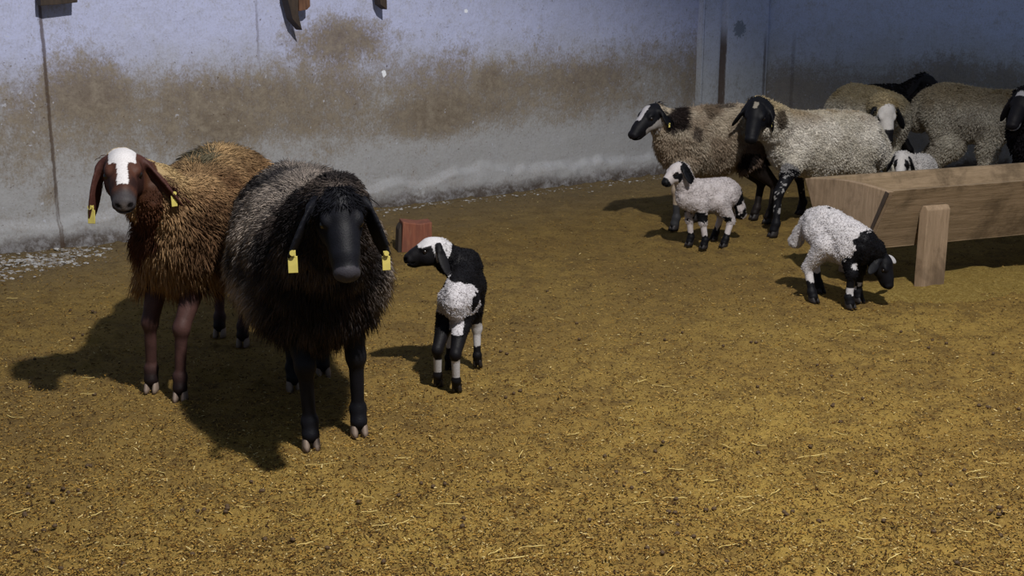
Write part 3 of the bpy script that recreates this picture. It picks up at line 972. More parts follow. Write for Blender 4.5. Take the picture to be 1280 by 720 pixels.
# ---- brown ewe, far left
def col_brown(i):
    n = fbm(i['V'], 9, 3, 31); n2 = fbm(i['V'], 30, 2, 33)
    base = mixc(rgb(104, 78, 56), rgb(154, 124, 90), sst(0.35, 0.65, n))
    base = mixc(base, rgb(168, 148, 108), sst(0.72, 0.86, i['b'][:, 2]) * 0.7)
    leg = mixc(rgb(56, 38, 36), rgb(80, 56, 52), n2)
    leg = mixc(leg, rgb(38, 28, 28), sst(0.12, 0.05, i['b'][:, 2]))
    out = np.where(isr(i, FLEG, HLEG)[:, None], leg, base)
    h = i['h']
    hd = mixc(rgb(50, 31, 27), rgb(76, 47, 36), sst(0.3, 0.7, n2))
    wn_ = (n2 - 0.5) * 0.012
    blz = (np.abs(h[:, 2]) + wn_ < 0.017 + 0.020 * sst(0.05, 0.02, h[:, 0])) & (h[:, 0] < 0.128 + wn_) & (h[:, 1] > -0.004)
    blz |= (h[:, 0] < 0.035) & (h[:, 1] > 0.022 + wn_) & (np.abs(h[:, 2]) < 0.042)
    muz = sst(0.135, 0.165, h[:, 0])
    hd = mixc(hd, mixc(rgb(60, 56, 58), rgb(96, 88, 84), sst(0.185, 0.2, h[:, 0]) * sst(0.02, 0.0, np.abs(h[:, 2]))), muz)
    hd = np.where(((h[:, 0] > 0.11) & (h[:, 1] < -0.032))[:, None], np.array(rgb(118, 110, 106)), hd)
    hd = np.where(blz[:, None], np.array(rgb(208, 205, 207)), hd)
    ns = (np.hypot((h[:, 1] - 0.002) / 0.9, np.abs(h[:, 2]) - 0.019) < 0.0085) & (h[:, 0] > 0.165)
    ml = (np.abs(h[:, 1] + 0.025) < 0.006) & (h[:, 0] > 0.13)
    hd = np.where((ns | ml)[:, None], np.array(rgb(20, 16, 17)), hd)
    out = np.where(isr(i, HEAD)[:, None], hd, out)
    out = np.where(isr(i, EAR)[:, None], mixc(rgb(58, 34, 30), rgb(78, 48, 42), n2), out)
    # dark throat and brisket
    e_ = lambda x, y, rx, ry: np.hypot((i['px'][:, 0] - x) / rx, (i['px'][:, 1] - y) / ry) + (n - 0.5) * 0.5
    nk = isr(i, NECK, TOR) & (e_(186, 262, 17, 62) < 1) & (i['N'][:, 1] < 0.1)
    dung = isr(i, TOR, NECK) & (e_(250, 203, 17, 9) < 1) & (i['N'][:, 2] > 0.2)
    out = np.where(dung[:, None], np.array(rgb(84, 78, 62)), out)
    out = np.where(nk[:, None], mixc(rgb(52, 32, 24), rgb(84, 52, 34), n), out)
    return out
FLb, FRb, HLb, HRb = G(226, 500), G(190, 489), G(304, 432), G(275, 420)
fmb = mid2(FLb, FRb); hmb = mid2(HLb, HRb)
head_b = Y(154, 211, fmb[1] - 0.16)
animal('sheep', 'brown shaggy ewe with a white blaze and dark face, standing by the wall', 'sheep', None,
       [FLb, FRb, HLb, HRb], up_(fmb + [0.08, 0.10, 0], 0.605), up_(hmb + [-0.02, 0.10, 0], 0.64),
       head_b, head_b + np.array([0.045, -0.17, -0.095]), withpx(col_brown), s=1.0, hs=1.06, snout=0.92, girth=0.93, depth=0.80, vox=0.005,
       ears=((0.60, 0.05, -0.80), (0.22, 0.1, -0.95)), ear_len=1.2, hoof=M_HOOF_PALE, tags=((1, 1.15, 0.9, 0.9), (-1, 1.25, 1.1, -0.2)),
       neck_r=(0.115, 0.066), legr=0.98,
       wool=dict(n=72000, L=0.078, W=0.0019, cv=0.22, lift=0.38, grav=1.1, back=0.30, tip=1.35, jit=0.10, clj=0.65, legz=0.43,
                 len=lambda q: (0.8 + 0.45 * sst(0.75, 0.45, q['b'][:, 2])) * np.where(q['reg'] == HEAD, 0.06, np.where(q['reg'] == NECK, 0.08 + 0.8 * sst(0.06, 0.32, np.linalg.norm(q['h'], axis=1)), 1.0)),
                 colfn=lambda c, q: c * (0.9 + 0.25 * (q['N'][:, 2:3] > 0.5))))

# ---- grey black ewe in front
def col_grey(i):
    n = fbm(i['V'], 12, 3, 41); n2 = fbm(i['V'], 40, 2, 43)
    b = i['b']
    base = mixc(rgb(58, 54, 54), rgb(150, 138, 128), sst(0.36, 0.62, n))
    base = mixc(base, rgb(64, 62, 66), sst(0.68, 0.80, b[:, 2]) * 0.4)
    dk = mixc(rgb(36, 32, 34), rgb(62, 54, 50), sst(0.4, 0.65, n2))
    f1 = sst(0.18, 0.34, b[:, 0]) * sst(0.62, 0.42, b[:, 2] - 0.15 * n) * sst(0.21, 0.13, np.abs(b[:, 1]))
    base = mixc(base, dk, np.clip(f1, 0, 1))
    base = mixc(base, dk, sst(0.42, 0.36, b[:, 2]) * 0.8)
    out = np.where(isr(i, FLEG, HLEG)[:, None], mixc(rgb(20, 20, 25), rgb(32, 32, 40), n2), base)
    out = np.where(isr(i, HEAD, EAR)[:, None], mixc(rgb(17, 17, 23), rgb(30, 31, 40), n2), out)
    h = i['h']
    out = np.where((isr(i, HEAD) & (h[:, 0] > 0.182) & (h[:, 1] > -0.028))[:, None], np.array(rgb(54, 52, 58)), out)
    out = np.where(isr(i, NECK)[:, None], mixc(rgb(38, 34, 35), rgb(70, 62, 58), sst(0.45, 0.7, n)), out)
    return out
FLg, FRg, HLg, HRg = G(449, 543), G(389, 560), G(404, 470), G(368, 487)
fmg = mid2(FLg, FRg); hmg = mid2(HLg, HRg)
head_g = Y(424, 262, fmg[1] - 0.36)
animal('sheep', 'dark grey and black woolly ewe walking towards the camera, black face', 'sheep', None,
       [FLg, FRg, HLg, HRg], up_(fmg + [-0.05, 0.04, 0], 0.575), up_(hmg + [-0.02, 0.03, 0], 0.60),
       head_g, head_g + np.array([0.035, -0.13, -0.16]), col_grey, s=1.04, hs=1.08, girth=1.12, depth=1.06, vox=0.0055,
       ears=((0.36, 0.1, -0.95), (0.46, 0.1, -0.9)), ear_len=1.15, hoof=M_HOOF_PALE, tags=((1, 1.45, 1.0, 0.3), (-1, 1.35, 1.15, 0.2)),
       neck_r=(0.150, 0.080), legr=1.05,
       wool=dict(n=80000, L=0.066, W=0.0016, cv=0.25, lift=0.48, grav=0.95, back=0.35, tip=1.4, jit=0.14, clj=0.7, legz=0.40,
                 headw=lambda i: ((i['h'][:, 0] < 0.025) & (i['h'][:, 1] > 0.01)) * 1.6,
                 len=lambda q: (0.85 + 0.35 * sst(0.7, 0.45, q['b'][:, 2])) * np.where(np.isin(q['reg'], (NECK, HEAD)), 0.42 + 0.6 * sst(0.08, 0.30, np.linalg.norm(q['h'], axis=1)), 1.0)))

# ---- black lamb with white rump
def col_l3(i):
    n = fbm(i['V'], 24, 2, 51); b = i['b']; h = i['h']
    out = mixc(rgb(17, 16, 20), rgb(32, 30, 34), n)
    wz = (n - 0.5) * 0.20
    V = i['V']
    # white: rump / britch seen from behind
    back = (b[:, 0] < -0.10 + wz) & (b[:, 2] < 0.68 + wz) & (b[:, 2] > 0.46) & ((b[:, 1]) + wz > -0.13) & (b[:, 1] < 0.22) & isr(i, TOR, TAIL, HLEG)
    back |= isr(i, TOR, TAIL, HLEG) & (b[:, 0] < -0.10) & (b[:, 2] <= 0.46) & (b[:, 2] > 0.36) & (np.abs(b[:, 1]) < 0.05)
    out = np.where(back[:, None], np.array(rgb(196, 193, 198)), out)
    band = isr(i, HLEG) & (b[:, 2] > 0.105) & (b[:, 2] < 0.20 + wz * 0.6)
    band |= isr(i, FLEG) & (b[:, 2] > 0.15) & (b[:, 2] < 0.31 + wz * 0.3)
    out = np.where(band[:, None], np.array(rgb(186, 184, 186)), out)
    wh = isr(i, HEAD) & ((h[:, 1] > 0.034 + wz * 0.05) & (h[:, 0] < 0.07) | (h[:, 0] < 0.008 + wz * 0.03) & (h[:, 1] > -0.03))
    out = np.where(wh[:, None], np.array(rgb(198, 196, 200)), out)
    wnk = isr(i, NECK) & (np.linalg.norm(h, axis=1) < 0.10) & (h[:, 1] > -0.06)
    out = np.where(wnk[:, None], np.array(rgb(198, 196, 200)), out)
    return out
HL3, HR3, FR3 = G(548, 483), G(571, 490), G(597, 459)
FL3 = G(562, 462)
rm = mid2(HL3, HR3); fm3 = mid2(FL3, FR3)
head3 = Y(541, 311, fm3[1] - 0.06)
s3 = 0.60
animal('lamb', 'black lamb with a white rump and white crown, seen from behind, head turned', 'lamb', None,
       [FL3, FR3, HL3, HR3], up_(fm3 + [0.015, -0.02, 0], 0.375), up_(rm + [0.042, 0.07, 0], 0.335),
       head3, head3 + np.array([-0.125, -0.035, -0.040]), col_l3, s=s3, hs=0.74, snout=0.72, thigh=0.72, girth=0.47, depth=0.70, vox=0.004,
       ears=((0.5, -0.25, -1.0), (0.4, -0.35, -0.9)), ear_len=0.95, tail=None, neck_r=(0.085, 0.068), legr=1.15,
       neck_mid=Y(562, 325, fm3[1] - 0.03), lumps=0.010,
       wool=dict(n=16000, L=0.012, W=0.0026, lift=1.0, grav=0.35, back=0.1, curl=0.25, tip=1.15, jit=0.35, legz=0.35))

# ---- white lamb, black ears, standing by the piebald ewe
def col_l4(i):
    n = fbm(i['V'], 34, 3, 61); b = i['b']; h = i['h']; wz = (n - 0.5) * 0.2
    out = mixc(rgb(184, 176, 176), rgb(204, 197, 198), n)
    blk = isr(i, FLEG, HLEG) & (b[:, 2] < 0.135 + wz * 0.5)
    blk |= isr(i, FLEG) & (b[:, 2] > 0.25) & (b[:, 2] < 0.36) & (n > 0.50)
    blk |= isr(i, HLEG) & (b[:, 2] > 0.25) & (b[:, 2] < 0.30) & (n > 0.55)
    blk |= isr(i, EAR)
    blk |= isr(i, HEAD) & ((h[:, 0] > 0.125 + wz * 0.06) | ((np.hypot(h[:, 0] - 0.055, h[:, 1] - 0.0) < 0.030 + wz * 0.05) & (np.abs(h[:, 2]) > 0.022)) | ((h[:, 1] < -0.005) & (h[:, 0] < 0.06) & (h[:, 0] > -0.05)))
    blk |= isr(i, NECK) & (h[:, 0] > -0.075) & (h[:, 0] < 0.0) & (h[:, 1] > -0.14) & (n > 0.35)
    blk |= isr(i, TAIL) & (b[:, 2] < 0.60) & (n > 0.5)
    return np.where(blk[:, None], np.array(rgb(22, 22, 27)), out)
F4a, F4b, H4a, H4b = G(862, 307), G(880, 311), G(893, 300), G(905, 309)
f4 = mid2(F4a, F4b); h4 = mid2(H4a, H4b)
head4 = Y(846, 213, f4[1] - 0.05)
c4 = Y(865, 244, f4[1] + 0.0); r4 = Y(904, 241, h4[1])
animal('lamb', 'white lamb with black ears and feet standing before the piebald ewe', 'lamb', None,
       [F4b, F4a, H4b, H4a], c4, r4, head4, head4 + np.array([-0.10, -0.06, -0.085]), col_l4, s=0.58, hs=0.68, snout=0.8, thigh=0.8, girth=0.66, depth=0.74, vox=0.004,
       ears=((0.5, -0.2, -0.9), (0.5, -0.1, -0.9)), ear_len=0.85, tail='lamb', neck_r=(0.085, 0.070), legr=1.38, lumps=0.010,
       wool=dict(n=16000, L=0.014, W=0.0032, lift=1.0, grav=0.35, back=0.1, curl=0.25, tip=1.1, jit=0.35, legz=0.22))

# ---- grazing lamb by the trough
def col_l5(i):
    n = fbm(i['V'], 34, 3, 81); b = i['b']; h = i['h']; wz = (n - 0.5) * 0.2
    out = mixc(rgb(190, 187, 190), rgb(208, 204, 207), n)
    blk = isr(i, FLEG) | isr(i, HEAD, EAR)
    blk |= isr(i, NECK) & (np.linalg.norm(h, axis=1) < 0.36 + wz) & ~((i['N'][:, 2] > 0.75) & (np.linalg.norm(h, axis=1) > 0.22))
    blk |= isr(i, TOR) & (b[:, 0] > 0.23 + wz * 0.6) & (b[:, 2] < 0.64 + wz)
    blk |= isr(i, HLEG) & (b[:, 2] < 0.16 + wz * 0.3)
    blk |= (np.linalg.norm(i['V'] - spot5, axis=1) < 0.012)
    out = np.where(blk[:, None], mixc(rgb(17, 17, 22), rgb(30, 30, 36), n), out)
    wt = (isr(i, FLEG) & (n > 0.60) & (b[:, 2] > 0.30)) | (isr(i, FLEG) & (b[:, 2] > 0.10) & (b[:, 2] < 0.16) & (n > 0.45))
    wt |= isr(i, EAR) & (h[:, 2] > 0)
    return np.where(wt[:, None], np.array(rgb(200, 198, 202)), out)
F5a, F5b, H5a, H5b = G(1062, 386), G(1073, 378), G(1016, 378), G(1024, 366)
f5 = mid2(F5a, F5b); h5 = mid2(H5a, H5b)
c5 = Y(1068, 306, f5[1]); r5 = Y(1030, 284, h5[1])
spot5 = Y(1037, 258, h5[1] - 0.02)
head5 = Y(1103, 328, f5[1] + 0.0)
animal('lamb', 'white lamb with a black head and forelegs, head lowered beside the trough leg', 'lamb', None,
       [F5b, F5a, H5b, H5a], c5, r5, head5, head5 + np.array([0.035, -0.03, -0.105]), col_l5, s=0.62, hs=0.70, snout=0.85, thigh=0.8, girth=0.66, depth=0.80, vox=0.004,
       ears=((0.75, 0.15, -0.15), (0.6, -0.2, -0.6)), ear_len=0.8, tail='lamb', neck_r=(0.078, 0.062), legr=1.38, lumps=0.010, roll=0.0,
       neck_mid=Y(1092, 312, f5[1]),
       wool=dict(n=16000, L=0.014, W=0.0030, lift=1.0, grav=0.35, back=0.1, curl=0.25, tip=1.1, jit=0.35, legz=0.22))

# ---- piebald ewe
def col_s6(i):
    n = fbm(i['V'], 10, 3, 91); n2 = fbm(i['V'], 34, 2, 93); b = i['b']; h = i['h']; wz = (n - 0.5) * 0.7 + (n2 - 0.5) * 0.5
    out = mixc(rgb(160, 143, 124), rgb(190, 177, 158), sst(0.35, 0.65, n))
    def blob(px, py, r, c_, k_=1.0):
        nonlocal out
        m = sst(1.15, 0.8, np.hypot((i['px'][:, 0] - px) / r[0], (i['px'][:, 1] - py) / r[1]) + wz)
        m = m * (~isr(i, HEAD, EAR))
        out = mixc(out, c_, m * k_)
    blob(846, 152, (15, 17), rgb(44, 36, 34)); blob(870, 168, (6, 9), rgb(70, 60, 56), 0.8); blob(887, 140, (9, 11), rgb(92, 78, 64), 0.7)
    blob(944, 208, (28, 34), rgb(118, 100, 88)); blob(905, 134, (12, 4), rgb(60, 52, 50), 0.8)
    dk = mixc(rgb(30, 26, 26), rgb(46, 38, 36), n2)
    out = np.where(isr(i, HLEG)[:, None], dk, out)
    out = np.where((isr(i, FLEG) & (b[:, 2] < 0.17))[:, None], mixc(rgb(40, 40, 44), rgb(60, 60, 62), n2), out)
    hd = mixc(rgb(20, 20, 25), rgb(32, 31, 38), n2)
    bl = (np.abs(h[:, 2] + 0.006) < 0.022 + 0.012 * (n2 - 0.5)) & (h[:, 0] > -0.01) & (h[:, 0] < 0.11) & (h[:, 1] > 0)
    ck = (h[:, 1] < -0.020 + 0.01 * (n2 - 0.5)) & (h[:, 0] > 0.0) & (h[:, 0] < 0.12)
    hd = np.where((bl)[:, None], np.array(rgb(188, 184, 188)), hd)
    hd = np.where((ck)[:, None], np.array(rgb(150, 145, 142)), hd)
    out = np.where(isr(i, HEAD)[:, None], hd, out)
    out = np.where(isr(i, EAR)[:, None], np.array(rgb(20, 20, 25)), out)
    return out
F6a, F6b, H6a, H6b = G(843, 288), G(868, 276), G(943, 274), G(960, 279)
f6 = mid2(F6a, F6b); h6 = mid2(H6a, H6b)
c6 = Y(852, 176, f6[1] + 0.02); r6 = Y(925, 168, h6[1] + 0.06)
head6 = Y(815, 143, f6[1] - 0.10)
animal('sheep', 'piebald beige ewe with dark patches and a black and white face, in profile', 'sheep', None,
       [F6a, F6b, H6b, H6a], c6, r6, head6, head6 + np.array([-0.125, -0.095, -0.11]), withpx(col_s6), s=0.90, hs=0.99, girth=0.95, depth=0.98, vox=0.0065,
       ears=((0.25, -0.35, -0.8), (0.3, -0.3, -0.9)), ear_len=0.7, tags=((1, 1.1, 0.45, 0.2),), neck_r=(0.115, 0.062), legr=1.1,
       wool=dict(n=52000, L=0.045, W=0.0021, len=lambda q: np.where(q['reg'] == NECK, 0.25 + 0.75 * sst(0.08, 0.25, np.linalg.norm(q['h'], axis=1)), 1.0), lift=0.42, grav=1.0, back=0.2, tip=1.2, jit=0.13, clj=0.5, legz=0.40))

# ---- pale ewe with black head
def pale(i, c1, c2, seed, dirt=0.3):
    n = fbm(i['V'], 9, 3, seed); n2 = fbm(i['V'], 40, 3, seed + 3)
    out = mixc(c1, c2, sst(0.35, 0.65, n))
    out = mixc(out, rgb(118, 92, 60), sst(0.50, 0.72, n) * sst(0.60, 0.78, i['b'][:, 2]) * 0.7)
    out = mixc(out, rgb(96, 84, 74), sst(0.62, 0.70, n2) * dirt)
    return out, n, n2
def col_s7(i):
    out, n, n2 = pale(i, rgb(204, 197, 184), rgb(224, 218, 208), 101, 0.35)
    out = mixc(out, rgb(172, 150, 104), sst(0.66, 0.82, i['b'][:, 2]) * 0.75)
    b = i['b']; h = i['h']
    m = sst(1.2, 0.8, np.hypot((i['px'][:, 0] - 976) / 7, (i['px'][:, 1] - 150) / 13)) * (~isr(i, HEAD, EAR))
    out = mixc(out, rgb(70, 58, 46), m * 0.9)
    lg = np.where((((n2 > 0.64) & (b[:, 2] > 0.12)) | (b[:, 2] > 0.40 + 0.12 * (n2 - 0.5)))[:, None], np.array(rgb(150, 148, 148)), np.array(rgb(26, 26, 32)))
    out = np.where(isr(i, FLEG)[:, None], lg, out)
    out = np.where((isr(i, HLEG) & (b[:, 2] < 0.3))[:, None], np.array(rgb(40, 36, 36)), out)
    hd = mixc(rgb(17, 17, 22), rgb(28, 28, 34), n2)
    out = np.where(isr(i, HEAD, EAR)[:, None], hd, out)
    tp = isr(i, HEAD) & (h[:, 0] < 0.02) & (h[:, 1] > 0.050) & (np.abs(h[:, 2]) < 0.014 + 0.02 * (n2 - 0.5))
    out = np.where(tp[:, None], np.array(rgb(140, 132, 120)), out)
    thr = isr(i, NECK) & (np.linalg.norm(h, axis=1) < 0.105)
    out = np.where(thr[:, None], hd, out)
    return out
F7a, F7b = G(967, 296), G(1001, 268)
H7a, H7b = G(1083, 283), G(1094, 273)
f7 = mid2(F7a, F7b); h7 = mid2(H7a, H7b)
c7 = Y(992, 178, f7[1] - 0.03); r7 = Y(1069, 177, h7[1] - 0.02)
head7 = Y(946, 141, f7[1] - 0.22)
animal('sheep', 'cream woolly ewe with an all black head, standing behind the trough end', 'sheep', None,
       [F7a, F7b, H7a, H7b], c7, r7, head7, head7 + np.array([-0.050, -0.12, -0.125]), withpx(col_s7), s=0.93, hs=1.03, girth=1.0, depth=0.98, vox=0.0065,
       ears=((0.20, 0.1, -0.95), (0.6, 0.1, -0.8)), ear_len=0.78, tags=((1, 0.9, 0.45, 0.2),), neck_r=(0.13, 0.085), legr=1.1,
       wool=dict(n=56000, L=0.022, W=0.0026, lift=0.8, grav=0.55, back=0.15, curl=0.12, tip=1.08, jit=0.28, clj=0.5, legz=0.36,
                 mask=lambda i: 1.0 - 1.0 * (isr(i, NECK) & (np.linalg.norm(i['h'], axis=1) < 0.105))))

# ---- pale ewe with white face, black ears and muzzle
def col_s8(i):
    out, n, n2 = pale(i, rgb(194, 188, 174), rgb(212, 206, 192), 111)
    out = mixc(out, rgb(142, 124, 84), sst(0.60, 0.76, i['b'][:, 2]) * 0.8)
    h = i['h']
    hd = mixc(rgb(185, 180, 176), rgb(205, 200, 196), n2)
    hd = np.where((h[:, 0] > 0.125 + 0.02 * (n2 - 0.5))[:, None], np.array(rgb(28, 26, 30)), hd)
    out = np.where(isr(i, HEAD)[:, None], hd, out)
    return np.where(isr(i, EAR)[:, None], np.array(rgb(20, 20, 24)), out)
y8 = 8.32
F8a, F8b = np.array([Y(1118, 150, y8)[0], y8, 0]), np.array([Y(1096, 150, y8)[0], y8 + 0.03, 0])
H8a, H8b = F8a + [-0.08, 0.48, 0], F8b + [-0.08, 0.48, 0]
f8 = mid2(F8a, F8b); h8 = mid2(H8a, H8b)
head8 = Y(1106, 139, 7.86)
animal('sheep', 'pale ewe with a white face, black muzzle and hanging black ears', 'sheep', None,
       [F8a, F8b, H8a, H8b], up_(f8 + [0.02, 0.08, 0], 0.55), up_(h8, 0.57), head8, head8 + np.array([0.01, -0.07, -0.16]), col_s8, s=0.93, hs=0.98, girth=1.05, depth=1.0, vox=0.007,
       ears=((0.45, 0.1, -0.9), (0.35, 0.1, -0.6)), ear_len=0.95, neck_r=(0.12, 0.085), legr=1.1,
       wool=dict(n=34000, L=0.020, W=0.0028, lift=0.9, grav=0.55, back=0.15, curl=0.15, tip=1.12, jit=0.3, clj=0.4, legz=0.36))

# ---- pale ewe further right, side on
def col_s9(i):
    out, n, n2 = pale(i, rgb(190, 182, 168), rgb(208, 201, 186), 121, 0.4)
    out = mixc(out, rgb(140, 120, 80), sst(0.62, 0.80, i['b'][:, 2]) * 0.7)
    return np.where(isr(i, HEAD, EAR)[:, None], mixc(rgb(28, 26, 28), rgb(40, 38, 40), n), out)
y9 = 8.32
H9a = np.array([Y(1166, 150, y9)[0], y9 - 0.08, 0]); H9b = np.array([Y(1172, 150, y9)[0], y9 + 0.12, 0])
F9a = np.array([Y(1222, 150, y9)[0], y9 - 0.22, 0]); F9b = np.array([Y(1240, 150, y9)[0], y9 + 0.02, 0])
c9 = np.array([Y(1238, 150, y9)[0], y9 - 0.14, 0.60]); r9 = np.array([Y(1183, 150, y9)[0], y9 + 0.03, 0.645])
head9 = c9 + np.array([0.36, 0.04, 0.08])
animal('sheep', 'pale ewe standing side on near the wall, its head hidden by another', 'sheep', None,
       [F9b, F9a, H9b, H9a], c9, r9, head9, head9 + np.array([0.16, -0.03, -0.12]), col_s9, s=0.95, girth=1.0, depth=0.76, vox=0.007,
       ears=((0.6, -0.1, -0.8), (0.6, -0.1, -0.8)), neck_r=(0.12, 0.085), legr=1.2,
       wool=dict(n=44000, L=0.030, W=0.0028, lift=0.7, grav=0.8, back=0.15, curl=0.12, tip=1.15, jit=0.25, clj=0.6, legz=0.30))

# ---- dark sheep at the very back
def col_s10(i):
    n = fbm(i['V'], 14, 3, 131)
    return mixc(rgb(26, 22, 23), rgb(46, 38, 36), n)
y10 = 9.32
h10x = Y(1098, 150, y10)[0]; f10x = Y(1136, 150, y10)[0]
head10 = Y(1158, 103, y10 - 0.04)
animal('sheep', 'black sheep at the back wall, only its back and head showing', 'sheep', None,
       [(f10x + 0.02, y10 - 0.08), (f10x, y10 + 0.10), (h10x - 0.16, y10 - 0.08), (h10x - 0.18, y10 + 0.10)],
       (f10x - 0.10, y10, 0.52), (h10x - 0.10, y10, 0.52), head10, head10 + np.array([0.10, -0.14, -0.10]), col_s10, s=0.88, hs=0.92, vox=0.008,
       ears=((0.6, -0.1, -0.75), (0.6, -0.1, -0.75)), neck_r=(0.11, 0.075),
       wool=dict(n=5000, L=0.025, W=0.006, lift=0.8, grav=0.6, tip=1.1, jit=0.3))

# ---- black ewe at the right edge
def col_s11(i):
    n = fbm(i['V'], 14, 3, 141); h = i['h']; b = i['b']
    out = mixc(rgb(24, 22, 27), rgb(38, 35, 40), n)
    w_ = isr(i, HEAD) & (((h[:, 1] > 0.054) & (h[:, 0] < 0.01)) | ((h[:, 0] > 0.15) & (h[:, 1] < -0.016)))
    w_ |= isr(i, FLEG) & (b[:, 2] < 0.42) & (b[:, 2] > 0.12) & (n > 0.42)
    return np.where(w_[:, None], np.array(rgb(178, 174, 176)), out)
y11 = 7.45
head11 = Y(1279, 128, y11)
fx11 = Y(1283, 150, y11)[0]
animal('sheep', 'black ewe with a white crown cut off by the picture edge', 'sheep', None,
       [(fx11 + 0.02, y11 + 0.02), (fx11 - 0.02, y11 + 0.22), (fx11 + 0.66, y11 - 0.06), (fx11 + 0.66, y11 + 0.14)],
       (fx11 + 0.12, y11 + 0.10, 0.54), (fx11 + 0.62, y11 + 0.04, 0.56), head11, head11 + np.array([-0.09, -0.10, -0.11]), col_s11, s=0.92, hs=1.0, vox=0.007,
       ears=((0.4, 0.0, -0.85), (0.35, -0.1, -0.9)), ear_len=1.0, tags=((-1, 0.1, 0.45, 0.2),), neck_r=(0.12, 0.085), legr=1.2,
       wool=dict(n=7000, L=0.03, W=0.006, lift=0.8, grav=0.6, tip=1.1, jit=0.3))

# ---- little white lamb behind the trough
def col_l12(i):
    n = fbm(i['V'], 34, 3, 151); h = i['h']
    out = mixc(rgb(172, 168, 166), rgb(200, 196, 194), n)
    blk = isr(i, EAR) | (isr(i, HEAD) & ((h[:, 0] > 0.15) | ((np.abs(h[:, 2]) > 0.03) & (h[:, 0] > 0.02) & (h[:, 0] < 0.08))))
    return np.where(blk[:, None], np.array(rgb(22, 22, 26)), out)
y12 = 7.35
head12 = Y(1127, 201, y12 - 0.05)
c12 = Y(1140, 216, y12 + 0.05); r12 = Y(1152, 212, y12 + 0.22)
animal('lamb', 'small white lamb with black ears peeping over the far trough rim', 'lamb', None,
       [(c12[0] + 0.05, c12[1]), (c12[0] - 0.05, c12[1]), (r12[0] + 0.05, r12[1]), (r12[0] - 0.05, r12[1])],
       c12, r12, head12, head12 + np.array([-0.03, -0.08, -0.09]), col_l12, s=0.56, hs=0.66, snout=0.8, thigh=0.8, girth=0.8, depth=0.85, vox=0.005,
       ears=((0.4, 0.1, -0.9), (0.4, 0.1, -0.9)), ear_len=0.85, tail='lamb', neck_r=(0.10, 0.08), legr=1.2, lumps=0.005,
       wool=dict(n=5000, L=0.02, W=0.005, lift=1.0, grav=0.35, curl=0.25, tip=1.1, jit=0.35, legz=0.25))

#@@LITTER
# ================================================================ LITTER ON THE FLOOR
def gz(x, y):
    P = np.stack([np.atleast_1d(x), np.atleast_1d(y), np.zeros(np.size(x))], 1)
    return (fbm(P, 1.1, 2, 5) - 0.5) * 0.02 + (fbm(P, 9, 3, 15) - 0.5) * 0.016 + np.maximum(0, fbm(P, 22, 2, 44) - 0.58) * 0.07 - 0.006

def in_room(x, y, m=0.12):
    return ((np.stack([x, y, 0 * x], 1) - WA) @ wn > m) & ((np.stack([x, y, 0 * x], 1) - cr_) @ rn > m)

# loose flakes of chaff and dirt crumbs
n = 80000
pxx = rng.uniform(-40, 1320, n); pyy = 205 + 540 * rng.random(n) ** 0.62
Gp = np.array([G(a, b) for a, b in zip(pxx, pyy)])
Gp = Gp[in_room(Gp[:, 0], Gp[:, 1], 0.06)]
n = len(Gp)
th = rng.uniform(0, 6.28, n); ln = 0.0022 + 0.006 * rng.random(n) ** 3; wd2 = rng.uniform(0.0007, 0.0020, n)
dirs = np.stack([np.cos(th), np.sin(th), rng.normal(0, 0.25, n)], 1); per = np.stack([-np.sin(th), np.cos(th), rng.normal(0, 0.4, n)], 1)
cz = gz(Gp[:, 0], Gp[:, 1]) + 0.0045
ctr = np.stack([Gp[:, 0], Gp[:, 1], cz], 1)
q = []
for a, b, cc in ((-1, -1, 0), (1, -1, 0), (1, 1, 0), (-1, 1, 0)):
    q.append(ctr + dirs * (a * ln)[:, None] + per * (b * wd2)[:, None])
topv = ctr + np.array([0, 0, 0.0022])
V = np.stack(q + [topv], 1).reshape(-1, 3)
off = (np.arange(n) * 5)[:, None]
Fc = np.concatenate([off + np.array([[0, 1, 4]]), off + np.array([[1, 2, 4]]), off + np.array([[2, 3, 4]]), off + np.array([[3, 0, 4]])])
pick = rng.random(n)
pal = np.array([rgb(170, 140, 78), rgb(145, 112, 52), rgb(88, 62, 28), rgb(55, 38, 22), rgb(205, 185, 130)])
ci = np.digitize(pick, [0.22, 0.50, 0.78, 0.955])
cc = pal[ci] * rng.uniform(0.75, 1.15, (n, 1))
fl = link('chaff', mk_mesh('chaff', V, [Fc], np.repeat(cc, 5, 0), smooth=False), M_WOOL)
tag(fl, 'fine straw chaff and crumbs strewn over the ochre floor', 'chaff', kind='stuff')

# yellow chaff trampled at the trough leg
hp_ = G(1225, 352)
hp = link('chaff', heap_mesh('chaff', 0.85, 0.34, 0.045), M_CHAFF, None, (hp_[0], hp_[1], 0.0))
hp.rotation_euler = (0, 0, ang)
tag(hp, 'trampled heap of yellow chaff around the foot of the trough leg', 'chaff', kind='stuff')

